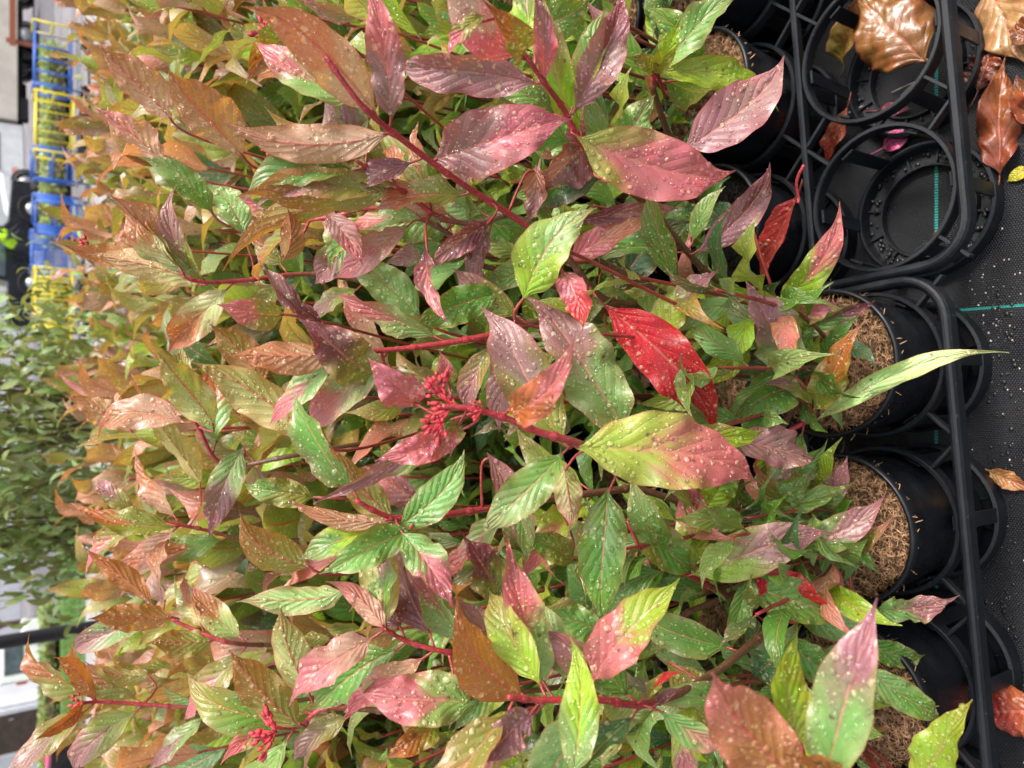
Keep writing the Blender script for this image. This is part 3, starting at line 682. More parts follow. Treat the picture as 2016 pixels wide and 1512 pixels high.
# ------------------------------------------------------------------ hero leaves
# base x,y  tip x,y  width px  depth base,tip  roll  bend  colours (base,tip)  side  fold
HL = [
 (1135,270,1435,365,140,.85,.90,.1,.04,'VP','t',.2), (852,315,1122,212,140,.86,.82,.1,.02,'MP','t',.25), (1128,225,1240,0,80,.84,.84,.35,-.05,'MB','t',.5),
 (1195,250,1060,392,105,.92,.95,.2,.1,'BM','t',.2), (1070,160,1058,-25,45,.80,.74,.5,.0,'PM','t',.4), (1025,112,865,-50,105,.78,.72,.2,-.05,'PK','t',.25),
 (1028,118,935,12,66,.775,.68,.2,.1,'YO','t',.3), (1058,165,782,128,92,.80,.86,.25,.08,'MM','t',.3), (955,30,885,125,40,.70,.70,.3,.2,'YP','t',.3),
 (742,226,500,-20,112,.78,.68,.2,.08,'KF','u',.3), (705,200,505,72,85,.79,.80,.2,-.12,'EP','t',.25), (772,238,742,-50,80,.79,.72,.15,.03,'MP','t',.25),
 (768,263,430,262,86,.80,.78,.1,-.12,'KW','u',.2), (780,370,505,238,72,.84,.83,.3,.05,'YY','u',.3), (772,374,470,345,108,.85,.78,.1,-.1,'YO','u',.2),
 (770,376,412,492,62,.86,.88,.4,.06,'YO','u',.3), (555,515,560,408,55,.90,.86,.3,.25,'OO','u',.5), (480,310,308,152,112,.98,.88,.3,.05,'WO','u',.55),
 (340,238,184,95,86,1.15,1.08,.3,.06,'KO','u',.55), (325,322,188,212,62,1.25,1.2,.4,.05,'KP','u',.5), (365,545,214,378,82,1.02,.95,.35,.05,'KO','u',.55),
 (405,560,330,368,48,1.02,1.0,.3,-.15,'YM','t',.3), (400,562,172,508,70,1.03,1.02,.3,.1,'CW','u',.4), (662,692,445,682,74,.84,.80,.3,-.12,'WO','u',.3),
 (748,742,606,608,105,.88,.82,.2,-.1,'YB','t',.3), (640,640,508,514,38,.88,.85,.4,-.2,'BM','t',.5), (618,862,385,700,98,.92,.88,.15,.05,'CY','u',.35),
 (425,842,298,702,84,1.13,1.05,.2,.08,'CY','u',.4), (262,850,126,778,58,1.4,1.35,.3,.1,'KO','u',.4), (398,955,272,792,56,1.3,1.2,.4,.03,'CY','u',.4),
 (345,1038,134,1008,56,1.22,1.18,.3,-.1,'YO','t',.3), (612,1118,456,1030,84,.98,.92,.2,-.12,'YO','u',.25), (682,1164,470,1162,64,.93,.95,.2,-.14,'EE','u',.2),
 (757,1238,718,1000,88,.80,.84,.1,.05,'CC','u',.2), (760,1240,655,1132,48,.79,.80,.2,.1,'KP','u',.3), (612,1375,540,1200,86,.92,.88,.15,-.04,'CY','u',.25),
 (596,1432,455,1276,90,.91,.86,.2,-.1,'YO','u',.25), (812,1044,638,1146,80,.83,.78,.2,.08,'GE','t',.3), (784,1036,922,894,78,.84,.86,.2,.1,'GE','t',.25),
 (778,1026,648,872,72,.835,.84,.15,-.08,'YO','u',.25), (772,1026,560,992,36,.83,.80,.4,-.12,'KO','u',.4), (900,820,603,962,52,.80,.74,.3,-.1,'GM','t',.35),
 (822,800,722,706,86,.78,.74,.3,.1,'PP','t',.2), (905,852,735,896,66,.75,.72,.3,-.16,'PP','t',.25), (996,812,1152,690,84,.735,.60,.25,.12,'OP','t',.25),
 (1238,852,1068,560,135,.86,.86,.12,-.06,'EM','t',.25), (1105,532,1158,648,66,.80,.78,.1,-.06,'PR','t',.2), (1030,590,1155,395,118,.83,.80,.1,-.1,'LE','t',.2),
 (1112,880,980,588,118,.78,.82,.1,-.08,'YM','t',.3), (982,580,804,655,80,.95,.90,.2,.1,'GG','t',.2), (1133,882,1488,930,160,.77,.82,.1,-.06,'VP','t',.22),
 (1310,852,1506,845,62,.95,.98,.3,.06,'YL','t',.2), (1440,865,1602,915,88,1.02,1.05,.1,-.06,'MM','t',.2), (1190,602,1430,842,118,.97,1.0,.05,-.08,'RR','t',.15),
 (1290,692,1432,538,80,1.0,.98,.3,-.2,'LM','t',.25), (1562,738,1460,552,112,1.08,1.04,.1,.04,'EM','t',.2), (1478,680,1366,772,66,1.1,1.06,.1,0,'LL','t',.15),
 (1572,762,1440,822,98,1.12,1.08,.1,.1,'GG','t',.15), (1602,808,1676,628,70,1.12,1.05,.2,.1,'YO','t',.3), (1606,828,1962,656,46,1.13,1.0,.1,-.06,'ZZ','t',.2),
 (1598,800,1482,748,36,1.12,1.08,.3,.2,'YM','t',.3), (1522,636,1655,598,60,1.15,1.1,.2,-.1,'LP','t',.2), (1560,664,1726,588,40,1.2,1.16,.3,-.1,'GB','t',.3),
 (1530,602,1678,410,66,1.12,1.02,.2,.08,'LP','t',.25), (1372,498,1520,325,66,1.06,1.08,.3,.1,'MB','t',.3),
 (1345,295,1562,136,118,1.0,.98,.1,.06,'MM','t',.15), (1288,142,1536,206,66,1.07,1.12,.2,-.12,'LL','t',.2), (1288,146,1338,28,42,1.08,1.0,.2,.1,'YL','t',.3),
 (1286,150,1232,108,34,1.08,1.04,.2,.2,'YY','t',.3), (1120,512,1292,434,64,.98,.96,.1,-.06,'PW','t',.25), (1212,572,1342,420,92,1.10,1.14,.1,-.08,'DD','t',.12),
 (1128,440,1342,405,36,.96,.98,.5,-.12,'BM','t',.4), (1055,325,1050,442,50,.93,.96,.3,-.1,'WM','t',.3), (905,420,1045,458,78,.98,1.0,.2,.06,'GG','t',.12),
 (838,488,882,640,44,.86,.82,.3,.1,'BP','t',.4), (965,440,832,522,48,.88,.87,.4,.12,'BM','t',.4), (876,432,735,455,88,.95,.97,.1,.08,'EG','t',.15),
 (642,420,716,526,56,.93,.90,.2,-.06,'MP','t',.3), (828,626,680,500,84,1.0,1.0,.1,.06,'EE','t',.2), (1365,1132,1626,1020,104,1.0,.98,.05,.03,'LM','t',.2),
 (1560,1085,1752,990,72,1.08,1.04,.2,.05,'GM','t',.25), (1196,962,1172,1230,102,.88,.86,.1,-.04,'GG','t',.2), (958,890,1042,1112,62,.88,.92,.15,-.1,'ME','t',.25),
 (1110,912,1138,1042,64,.86,.84,.1,.05,'CK','u',.2), (1165,1342,1358,1160,112,.75,.74,.1,-.12,'PL','t',.25), (1128,1530,1155,1258,86,.70,.72,.1,.03,'EL','t',.25),
 (1072,1352,965,1058,84,.78,.76,.1,.06,'EP','t',.25), (1032,1372,872,1205,118,.76,.68,.2,-.1,'OO','u',.3), (934,1386,708,1395,118,.78,.76,.1,.08,'EP','t',.25),
 (1462,1146,1662,1214,92,1.0,1.02,.1,.04,'GG','t',.2), (1725,1200,1892,1176,58,1.14,1.05,.2,.06,'EM','t',.2), (1700,1262,1818,1300,56,1.16,1.18,.1,.08,'GG','t',.12),
 (1578,1470,1526,1240,100,.66,.60,.1,-.04,'LL','t',.2), (1625,1535,1735,1180,130,.58,.56,.2,.0,'EM','t',.4), (1575,1540,1395,1328,160,.58,.52,.2,-.08,'OP','u',.2),
 (1795,1545,1902,1368,90,.74,.70,.2,.1,'LL','t',.2), (1700,1312,1862,1402,66,1.1,1.12,.1,.1,'EG','t',.2), (1484,1128,1434,1275,44,.99,1.0,.5,.12,'GG','t',.4),
 (1490,1100,1650,1185,110,1.0,1.03,.1,.3,'RR','t',.2), (792,1050,890,1196,88,.82,.78,.15,-.06,'EP','t',.25), (870,1420,760,1500,60,.8,.76,.3,.1,'YO','t',.3),
 (1050,1400,940,1512,80,.72,.68,.3,.1,'MB','t',.3), (1660,1560,1560,1470,80,.6,.55,.2,.1,'YO','t',.3), (1300,1400,1440,1470,60,.78,.8,.4,.05,'EK','t',.3),
 (1310,1300,1480,1420,90,.9,.95,.2,.1,'YG','t',.25), (1460,900,1300,960,70,1.05,1.0,.2,.1,'GG','t',.2), (1240,1010,1370,1120,90,.98,1.02,.1,.1,'YG','t',.2),
 (1270,1375,1335,1302,26,.78,.72,.2,.0,'YR','t',.2), (1290,1390,1338,1345,22,.79,.76,.2,0,'BM','t',.2), (540,1440,430,1500,46,.9,.84,.3,.1,'EP','t',.25),
 (165,1386,62,1450,34,1.15,1.08,.3,-.1,'OO','t',.35), (190,1380,115,1285,40,1.18,1.12,.35,.1,'OO','u',.4), (345,1215,180,1200,62,1.18,1.1,.2,-.12,'OO','u',.25),
 (420,1262,290,1255,64,1.2,1.14,.2,-.08,'YO','u',.2), (300,1190,150,1090,44,1.2,1.16,.3,.12,'OO','u',.35), (300,1330,165,1310,40,1.25,1.2,.3,-.1,'CW','u',.4),
 (300,490,120,490,46,1.3,1.25,.3,-.15,'OO','u',.35), (700,470,620,560,70,1.0,1.02,.2,.1,'EM','t',.25), (480,880,420,1060,70,1.2,1.2,.2,.1,'EM','t',.25),
 (560,620,430,590,70,.95,.9,.2,-.1,'YP','t',.25), (880,755,870,690,46,.77,.74,.2,.1,'YP','t',.25), (905,830,880,895,40,.74,.71,.3,.1,'YP','t',.3), (860,850,845,910,30,.74,.72,.3,.1,'OP','t',.3),
 (1440,1020,1690,965,60,1.15,1.1,.2,.05,'GG','t',.2), (1600,1000,1672,900,56,1.18,1.12,.2,.1,'EM','t',.2), (1470,1400,1260,1370,60,.86,.84,.3,.05,'GE','t',.2),
 (1130,1110,1000,1060,60,.95,.9,.3,.1,'YG','t',.25), (980,1180,900,1060,90,.9,.86,.2,.1,'YB','t',.25), (1180,1240,1060,1210,70,.95,.93,.3,.1,'EG','t',.25),
 (1380,120,1280,0,70,1.1,1.05,.2,.1,'GG','t',.2), (1150,330,1060,200,90,1.0,.98,.2,.1,'GG','t',.2), (1200,310,1280,180,80,1.05,1.05,.1,.1,'GE','t',.2),
 (1420,430,1260,470,70,1.15,1.15,.2,.1,'DG','t',.2), (1010,60,1170,10,90,1.0,1.0,.2,.1,'GG','t',.2), (1500,330,1360,210,10,1.1,1.1,.2,.1,'GG','t',.2),
 (620,980,480,960,60,1.05,1.05,.3,.1,'YG','t',.3), (520,760,410,640,80,1.1,1.05,.2,.1,'OY','u',.3), (580,60,480,160,80,.95,.9,.3,.1,'YO','t',.3), (420,420,280,300,60,1.15,1.1,.3,.1,'GE','t',.3),
 (480,460,420,360,70,1.05,1.05,.2,.1,'EE','t',.2),
 (1475,1010,1610,930,66,1.14,1.1,.2,.1,'GG','t',.2), (1560,1190,1720,1245,70,1.12,1.1,.2,.08,'GE','t',.2), (1540,1250,1690,1350,76,1.1,1.08,.2,.1,'GG','t',.2), (1600,1400,1745,1450,70,1.1,1.05,.2,.1,'EG','t',.2),
 (1480,1330,1570,1215,80,1.05,1.0,.2,.1,'DG','t',.2), (1390,1000,1440,900,70,1.1,1.06,.2,.1,'LG','t',.2), (1420,1070,1330,980,70,1.08,1.04,.2,.1,'GG','t',.2), (1640,1340,1790,1370,54,1.16,1.12,.2,.1,'GG','t',.2),
 (1500,950,1640,880,60,1.18,1.15,.2,.1,'DG','t',.2), (1540,1480,1660,1400,80,.95,.92,.2,.1,'LY','t',.2),
]
HL = [h for h in HL if h[4] > 12]
rh = random.Random(4)
for h in HL:
    bx, by, tx, ty, wp, d0, d1, roll, bend, cc, side, fold = h
    fold += .12
    B = P(bx, by, d0); T = P(tx, ty, d1); mid = (B + T) / 2; ax = (T - B).normalized()
    n0 = (CAM - mid); n0 = (n0 - ax * n0.dot(ax)).normalized()
    rl = roll * (1 if rh.random() < .5 else -1)
    N = Matrix.Rotation(rl, 3, ax) @ n0
    W = wp / FPX * (d0 + d1) / 2 / (math.cos(rl) * math.cos(fold * .9)) * .9
    ds = 1
    if side == 'u': N = -N; ds = -1; bend = bend
    # positive bend = towards the picture's left-hand normal of base->tip, whichever side shows
    S = ax.cross((N - ax * N.dot(ax)).normalized())
    want = ax.cross(n0)
    bnd = bend * (1 if S.dot(want) > 0 else -1) * .55
    L = (T - B).length
    c0, c1 = jit(C[cc[0]], .08, rh), jit(C[cc[1]], .08, rh)
    area = L * W; nd = int(min(120, area * 7000) * (1.0 if side == 't' else .8))
    if d0 > 1.25: nd = nd // 2
    mb = MB()
    near = d0 < 1.12
    if side == 't': top0, top1, un = c0, c1, lerp3(C['C'], c1, .4)
    else: top0, top1, un = lerp3(C['M'], c0, .3), c1, lerp3(c0, C['C'], .18)
    leaf(mb, B, T, N, W, top0, top1, un, fold=fold, arch=rh.uniform(.0, .05), bend=bnd, recurve=rh.uniform(.04, .26) * (1 if side == 't' else -.3), twist=rh.uniform(-.7, .7) * (.5 if side == 'u' else 1), hook=rh.uniform(-.14, .14), edge=(C['R'] if cc == 'RR' else C['P'] if cc[1] in 'PMBEK' else C['O']), edgek=(.5 if side == 'u' else .22),
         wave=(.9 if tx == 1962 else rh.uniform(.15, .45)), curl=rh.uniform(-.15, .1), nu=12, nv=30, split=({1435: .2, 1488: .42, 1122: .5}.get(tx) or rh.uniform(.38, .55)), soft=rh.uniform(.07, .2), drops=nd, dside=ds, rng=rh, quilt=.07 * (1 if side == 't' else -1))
    # stalk to the nearest stem, else a twig down into the plant
    best = min(stem_pts, key=lambda q: (q[0] - B).length)
    L2 = (best[0] - B).length
    if L2 < .10:
        root, rp = best[1], best[2]
        m1 = B.lerp(best[0], .4) - ax * min(.012, L2 * .25)
        if L2 > .003: mb.tube(cr([best[0], m1, B + ax * .008], 4), [.0022, .0019, .0017] + [.0016] * 6, 6, top=(.36, .03, .035), mi=2)
    else:
        root, rp = nearest_root(B, (0, 1, 2) if bx > 700 else (2, 3, 4, 5))
        dn = rp + Vector((0, 0, .34)); tgt = B.lerp(dn, .55); m1 = B - ax * .03 + Vector((0, .005, -.02))
        pts = cr([tgt, B.lerp(tgt, .5) - ax * .02, m1, B + ax * .008], 5)
        if by > 1440 and d0 < .85:
            root, rp = nearest_root(Vector((-.56, .7, 0)), (0,))
            pts = cr([rp + Vector((-.06, 0, .31)), B + Vector((-.22, .05, -.30)), B - ax * .06 + Vector((-.05, .02, -.06)), B + ax * .008], 5)
        mb.tube(pts, [.0028 - .0011 * i / len(pts) for i in range(len(pts))], 6, top=(.33, .04, .035), mi=2)
    nm = NAMES[cc[0]] + ' leaf' + ('' if cc[0] == cc[1] else ' turning ' + NAMES[cc[1]] + ' at the tip')
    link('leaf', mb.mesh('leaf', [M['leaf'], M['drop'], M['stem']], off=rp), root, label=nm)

# smaller leaves set in pairs along the hero stems, on the far side of each stem
r2 = random.Random(21)
for si, ln in enumerate(STEMS):
    pts = cr([P(*q) for q in ln], 6); n = len(pts); ang = r2.uniform(0, 6.28); k = 3
    while k < n - 1:
        p = pts[k]; dr = (pts[min(k + 1, n - 1)] - pts[k - 1]).normalized(); vw = (CAM - p).normalized(); sd_ = dr.cross(vw).normalized(); ang += 2.0
        pxx = 1008 - FPX * (p - CAM).dot(UP) / (p - CAM).dot(FW)
        _, t, rp, rr_ = min(stem_pts, key=lambda q: (q[0] - p).length)
        for sgn in (-1, 1):
            if r2.random() < (.3 if pxx > 600 else .15) or (si == 2 and pxx < 1100) or (pxx > 1130 and si in (0, 2, 3)) or (si == 0 and 640 < pxx < 800): continue
            out = (sd_ * sgn * r2.uniform(.6, 1) - vw * r2.uniform(.25, .9)).normalized(); el = r2.uniform(.3, .95)
            d = (out * math.cos(el) + dr * math.sin(el) + Vector((0, 0, .15))).normalized(); L = r2.uniform(.085, .15)
            if pxx > 1050: c0, c1 = r2.choice(['GG', 'DG', 'LG', 'GE', 'GM', 'LY', 'EG', 'LP'])
            elif pxx > 650: c0, c1 = r2.choice(['GM', 'EM', 'YM', 'MP', 'GG', 'EP', 'YO', 'KP', 'BM', 'LG'])
            else: c0, c1 = r2.choice(['YO', 'EO', 'YM', 'CO', 'KO', 'GY', 'EM', 'GO', 'YP'])
            a0, a1 = jit(C[c0], .12, r2), jit(C[c1], .12, r2); mb = MB(); B = p + d * .016
            up = (dr * 1.0 + vw * .8 + Vector((r2.uniform(-.4, .4), r2.uniform(-.4, .4), .3))).normalized()
            mb.tube([p, p + d * .008, B + d * .008], [.0018, .0015, .0013], 5, top=(.36, .04, .035), mi=2)
            leaf(mb, B, B + d * L, up, L * r2.uniform(.33, .42), a0, a1, lerp3(C['C'], a1, .45), fold=r2.uniform(.15, .6), arch=r2.uniform(0, .08), recurve=r2.uniform(.05, .4), wave=r2.uniform(.1, .4),
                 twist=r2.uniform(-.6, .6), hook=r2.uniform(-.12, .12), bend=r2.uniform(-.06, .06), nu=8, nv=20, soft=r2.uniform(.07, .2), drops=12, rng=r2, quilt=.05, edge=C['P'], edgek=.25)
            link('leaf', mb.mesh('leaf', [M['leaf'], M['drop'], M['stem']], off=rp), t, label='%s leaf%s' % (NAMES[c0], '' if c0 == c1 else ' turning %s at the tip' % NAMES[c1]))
        k += 5

# ------------------------------------------------------------------ red flower clusters
def cluster(px, py, d, size, tipdir, n=26, seed=1):
    rng = random.Random(seed); o = P(px, py, d); mb = MB(); ax = (P(px + tipdir[0], py + tipdir[1], d) - o).normalized(); cm = (CAM - o).normalized(); sd_ = ax.cross(cm)
    for k in range(n):
        a = rng.uniform(-1.25, 1.25); b_ = rng.uniform(-.7, .9); dr = (ax * math.cos(a) + sd_ * math.sin(a) + cm * b_ * .6).normalized()
        s0 = o + dr * size * rng.uniform(.15, .75); l = size * rng.uniform(.2, .34); r = size * .085
        mb.tube([o, s0], size * .022, 5)
        mb.tube([s0, s0 + dr * l * .3, s0 + dr * l * .6, s0 + dr * l * .8, s0 + dr * l], [r * .4, r, r * .95, r * .6, r * .12], 7)
        x = dr.cross(cm).normalized()
        for q in range(4):
            e = (dr + x * math.cos(q * 1.57) * .5 + dr.cross(x) * math.sin(q * 1.57) * .5).normalized(); p0 = s0 + dr * l * .65
            mb.tube([p0, p0 + e * l * .22, p0 + e * l * .42], [r * .35, r * .3, r * .05], 4)
    t, rp = nearest_root(o, (1, 2, 3, 4, 5)) if px < 800 else nearest_root(o, (0, 1))
    link('flower_cluster', mb.mesh('flower_cluster', [M['flower']], off=rp), t)
cluster(890, 800, .715, .028, (-1, -.15), 26, 1); cluster(868, 772, .71, .024, (-.8, -.9), 20, 2); cluster(872, 832, .705, .024, (-.8, .8), 20, 3)
cluster(950, 806, .72, .016, (-1, -.3), 14, 9)
cluster(545, 1440, .85, .034, (-1, 0), 24, 4); cluster(530, 75, .95, .03, (-.7, -.8), 20, 5); cluster(545, 285, .92, .022, (-1, 0), 14, 6)
cluster(165, 1386, 1.16, .028, (-1, 0), 16, 7); cluster(175, 478, 1.3, .03, (-1, 0), 16, 8); cluster(630, 775, .98, .024, (-1, 0), 14, 10)

# ------------------------------------------------------------------ ground sheets
def sheet(name, x0, x1, y0, y1, z, mat, n=1):
    mb = MB(); vs = []; fs = []
    for j in range(n + 1):
        for i in range(n + 1): vs.append(Vector((x0 + (x1 - x0) * i / n, y0 + (y1 - y0) * j / n, z)))
    for j in range(n):
        for i in range(n): a = j * (n + 1) + i; fs.append((a, a + 1, a + n + 2, a + n + 1))
    mb.add(vs, fs); o = link(name, mb.mesh(name, [mat], smooth=False)); o['kind'] = 'structure'; return o
sheet('ground', -600, 600, -300, 900, -.012, M['yard'])
fab = sheet('weed_fabric', -6, 6, -2.5, 5.2, 0, M['fabric']); 
sheet('pavement', -30, 30, 12.6, 16.8, -.004, M['concrete'])
sheet('lawn', -30, -3, 17.0, 25, -.004, M['turf'])
sheet('road', -60, 60, 26, 40, -.006, M['asphalt'])
sheet('path', 1.0, 30, 5.3, 12.4, -.004, M['asphalt'])

# ------------------------------------------------------------------ grit and small bits on the fabric
def chip_mesh(seed):
    rng = random.Random(seed); mb = MB(); vs = []
    K = 6
    for (rr, z) in ((.55, 0), (1, .35), (.7, .75)):
        for k in range(K): a = 6.283 * k / K; q = rng.uniform(.7, 1.2); vs.append(Vector((rr * q * math.cos(a), rr * q * .8 * math.sin(a), z * .8)))
    fs = [tuple(reversed(range(K))), tuple(2 * K + k for k in range(K))]
    for i in (0, 1):
        for k in range(K): fs.append((i * K + k, i * K + (k + 1) % K, (i + 1) * K + (k + 1) % K, (i + 1) * K + k))
    mb.add(vs, fs); return mb
gm = MB(); rng = random.Random(17)
for k in range(380):
    px = rng.uniform(1890, 2060); py = rng.uniform(450, 1600)
    if rng.random() < .35: py = rng.gauss(620, 60); px = rng.gauss(1960, 25)
    d = (0 - H) / ((FW - UP * ((px - 1008) / FPX)).z); q = P(px, py, d)
    if q.y > .9: continue
    s_ = .0004 + .002 * rng.random() ** 6; ch = chip_mesh(k % 7)
    gm.add([Vector((q.x + p_.x * s_, q.y + p_.y * s_, .0005 + p_.z * s_)) for p_ in ch.v], ch.f)
go = link('grit', gm.mesh('grit', [M['grit']], smooth=False)); go['kind'] = 'stuff'; go['label'] = 'pale grit and fine debris scattered over the black woven fabric'; go['category'] = 'grit'

# wet soil crumbs with glints inside the empty cups
dm = MB()
for k in range(160):
    c0_ = RT0 + (Vector((ca, sa, 0)) * CELL if rng.random() < .3 else Vector((0, 0, 0))); a = rng.uniform(0, 6.28); r = .108 + rng.gauss(0, .008)
    s_ = rng.uniform(.0015, .006); ch = chip_mesh(k % 7)
    dm.add([Vector((c0_.x + math.cos(a) * r + p_.x * s_, c0_.y + math.sin(a) * r + p_.y * s_, .016 + p_.z * s_ * .6)) for p_ in ch.v], ch.f)
for k in range(160):
    px = rng.gauss(1975, 18); py = rng.uniform(560, 1450); d = -H / ((FW - UP * ((px - 1008) / FPX)).z); q = P(px, py, d); s_ = rng.uniform(.001, .005); ch = chip_mesh(k % 7)
    dm.add([Vector((q.x + p_.x * s_, q.y + p_.y * s_, .0005 + p_.z * s_ * .6)) for p_ in ch.v], ch.f)
do = link('compost_crumbs', dm.mesh('compost_crumbs', [M['wetcrumb']])); do['kind'] = 'stuff'; do['label'] = 'wet dark compost crumbs around and inside the tray cells'; do['category'] = 'compost'

# ------------------------------------------------------------------ fallen leaves
def fallen(label, b_, t_, wpx, z0, z1, c0, c1, und, fold, arch, curl, wave=.3, twist=.3, name='fallen_leaf', roll=0., bend=0., recurve=0., seed=1, mat='dry', cat='fallen leaf'):
    rng = random.Random(seed)
    def at(px, py, z):
        v = FW - UP * ((px - 1008) / FPX) + RT * ((756 - py) / FPX); return CAM + v * ((z - H) / v.z)
    B = at(b_[0], b_[1], z0); T = at(t_[0], t_[1], z1); ax = (T - B).normalized(); N = Matrix.Rotation(roll, 3, ax) @ Vector((0, 0, 1))
    d = (B - CAM).dot(FW); mb = MB(); q0 = 0
    leaf(mb, B, T, N, wpx / FPX * d, c0, c1, und, fold=fold, arch=arch, curl=curl, wave=wave, twist=twist, nu=18, nv=38, rng=rng, bend=bend, recurve=recurve, quilt=.06)
    Wm = wpx / FPX * d; so_ = Vector((seed * 3.1, 0, 0))
    for i_, q_ in enumerate(mb.v): mb.v[i_] = q_ + mnoise.noise_vector((q_ - B) * (2.2 / Wm) + so_) * Wm * (.05 if mat == 'dry' else .03) + Vector((0, 0, 1)) * abs(mnoise.noise((q_ - B) * (6 / Wm) + so_)) * Wm * .07
    mb.tube([B - ax * .03 + Vector((0, 0, .004)), B - ax * .01, B + ax * .01], [.0012, .0014, .0014], 5, top=lerp3(c0, (.1, .04, .02), .5), mi=1)
    o = link(name, mb.mesh(name, [M[mat], M['stem']], off=B), None, B, label=label, category=cat)
    so2 = o.modifiers.new('thickness', 'SOLIDIFY'); so2.thickness = .0006
    return o
BR = (.24, .08, .022); BD = (.2, .06, .02); TN = (.50, .24, .10); RDB = (.30, .05, .022)
fallen('large crisp brown leaf curled inside the upper empty tray cell', (1825, 118), (1690, -5), 150, .15, .17, BR, (.27, .10, .03), BR, .25, .08, -.5, wave=.2, twist=.3, seed=1)
fallen('narrow brown yellow leaf leaning inside the ring beside the large crisp brown leaf', (1662, 130), (1700, -20), 62, .03, .12, (.3, .2, .04), BR, BR, .5, .05, .2, seed=2)
fallen('pale tan veined leaf lying at the top right corner', (1945, -25), (2030, 130), 105, .012, .02, TN, TN, TN, .1, .06, -.15, wave=.2, seed=3)
fallen('glossy wet red brown leaf, long and crumpled, below the pale tan one', (1968, 345), (1980, 110), 84, .02, .03, RDB, (.32, .08, .02), RDB, .5, .07, -.5, wave=.9, twist=.9, seed=4, mat='dry')
fallen('small crumpled wet leaf lying under the long red brown leaf', (1925, 180), (1960, 95), 75, .012, .015, (.16, .05, .04), RDB, RDB, .4, .1, -.5, wave=.5, seed=5)
fallen('rust brown leaf scrap at the right edge beside the tan leaf', (2040, 60), (1990, 90), 60, .03, .04, BR, BD, BR, .3, .1, .3, seed=6)
fallen('curled dark red leaf edge at the right border beside the long wet leaf', (2040, 250), (2000, 150), 50, .02, .03, RDB, BD, RDB, .6, .05, .6, seed=7)
fallen('small lemon yellow leaf at the right edge below the wet brown leaf', (2025, 330), (1982, 358), 26, .008, .006, (.6, .55, .03), (.6, .5, .03), (.6, .5, .1), .2, .03, 0, wave=.1, twist=0, seed=8)
fallen('wet red orange leaf standing between the two rows of empty tray rings', (1668, 212), (1628, 335), 46, .06, .012, (.42, .09, .05), (.40, .03, .02), RDB, .3, .05, .1, seed=9, mat='leaf')
fallen('magenta pink leaf lying seen through the lower empty ring', (1738, 292), (1800, 258), 40, .012, .012, (.75, .08, .3), (.8, .15, .4), (.7, .15, .3), .15, .04, .1, wave=.1, twist=0, seed=10, mat='leaf')
fallen('dark magenta leaf under the rim between the two empty cells', (1730, 218), (1795, 214), 26, .012, .012, (.35, .04, .12), (.3, .04, .1), (.3, .05, .1), .2, .04, .1, wave=.1, twist=0, seed=11, mat='leaf')
fallen('tiny curled golden brown leaf bit beside the lower empty cell', (1848, 470), (1876, 448), 22, .03, .04, (.45, .22, .05), BR, BR, .6, .1, .6, seed=12)
fallen('slim orange tan leaf on the fabric at the right border', (1945, 926), (2040, 965), 36, .006, .008, (.55, .25, .09), (.5, .16, .06), TN, .3, .05, .1, wave=.3, seed=13)
fallen('shiny orange red cupped leaf at the lower right corner of the tray', (2050, 1395), (1928, 1400), 105, .05, .05, (.5, .10, .03), (.5, .03, .04), (.5, .2, .06), .3, .12, -.5, wave=.1, twist=.1, seed=14, mat='leaf')
fallen('pink red leaf hanging by its long stalk over the tray beside the compost pot', (1570, 385), (1498, 562), 70, .42, .34, (.55, .04, .05), (.4, .03, .03), (.5, .04, .05), .5, .03, .1, wave=.1, twist=.2, seed=15, mat='leaf')
# its long stalk
mb = MB(); st = [P(1583, 325, 1.02), P(1572, 345, 1.03), P(1568, 365, 1.04), P(1572, 388, 1.05), P(1571, 400, 1.05)]
for o in list(col.objects):
    if o.get('label', '').startswith('pink red leaf hanging'):
        mb.tube(cr(st, 4), .0022, 7, top=(.6, .05, .07)); link('leaf_stalk', mb.mesh('leaf_stalk', [M['stem']], off=o.location), o)

# thin straws
for k, (a, b_) in enumerate((((1755, 182), (1822, 152)), ((1670, 222), (1700, 208)))):
    mb = MB()
    def at(px, py, z):
        v = FW - UP * ((px - 1008) / FPX) + RT * ((756 - py) / FPX); return CAM + v * ((z - H) / v.z)
    A_ = at(*a, .006); B_ = at(*b_, .02)
    mb.tube([A_, A_.lerp(B_, .5) + Vector((0, .003, 0)), B_], .001, 6)
    link('straw', mb.mesh('straw', [M['grit']], off=A_), None, A_, label=('thin pale straw lying across the upper empty cell' if k == 0 else 'short pale straw beside the red orange leaf tip'), category='straw')

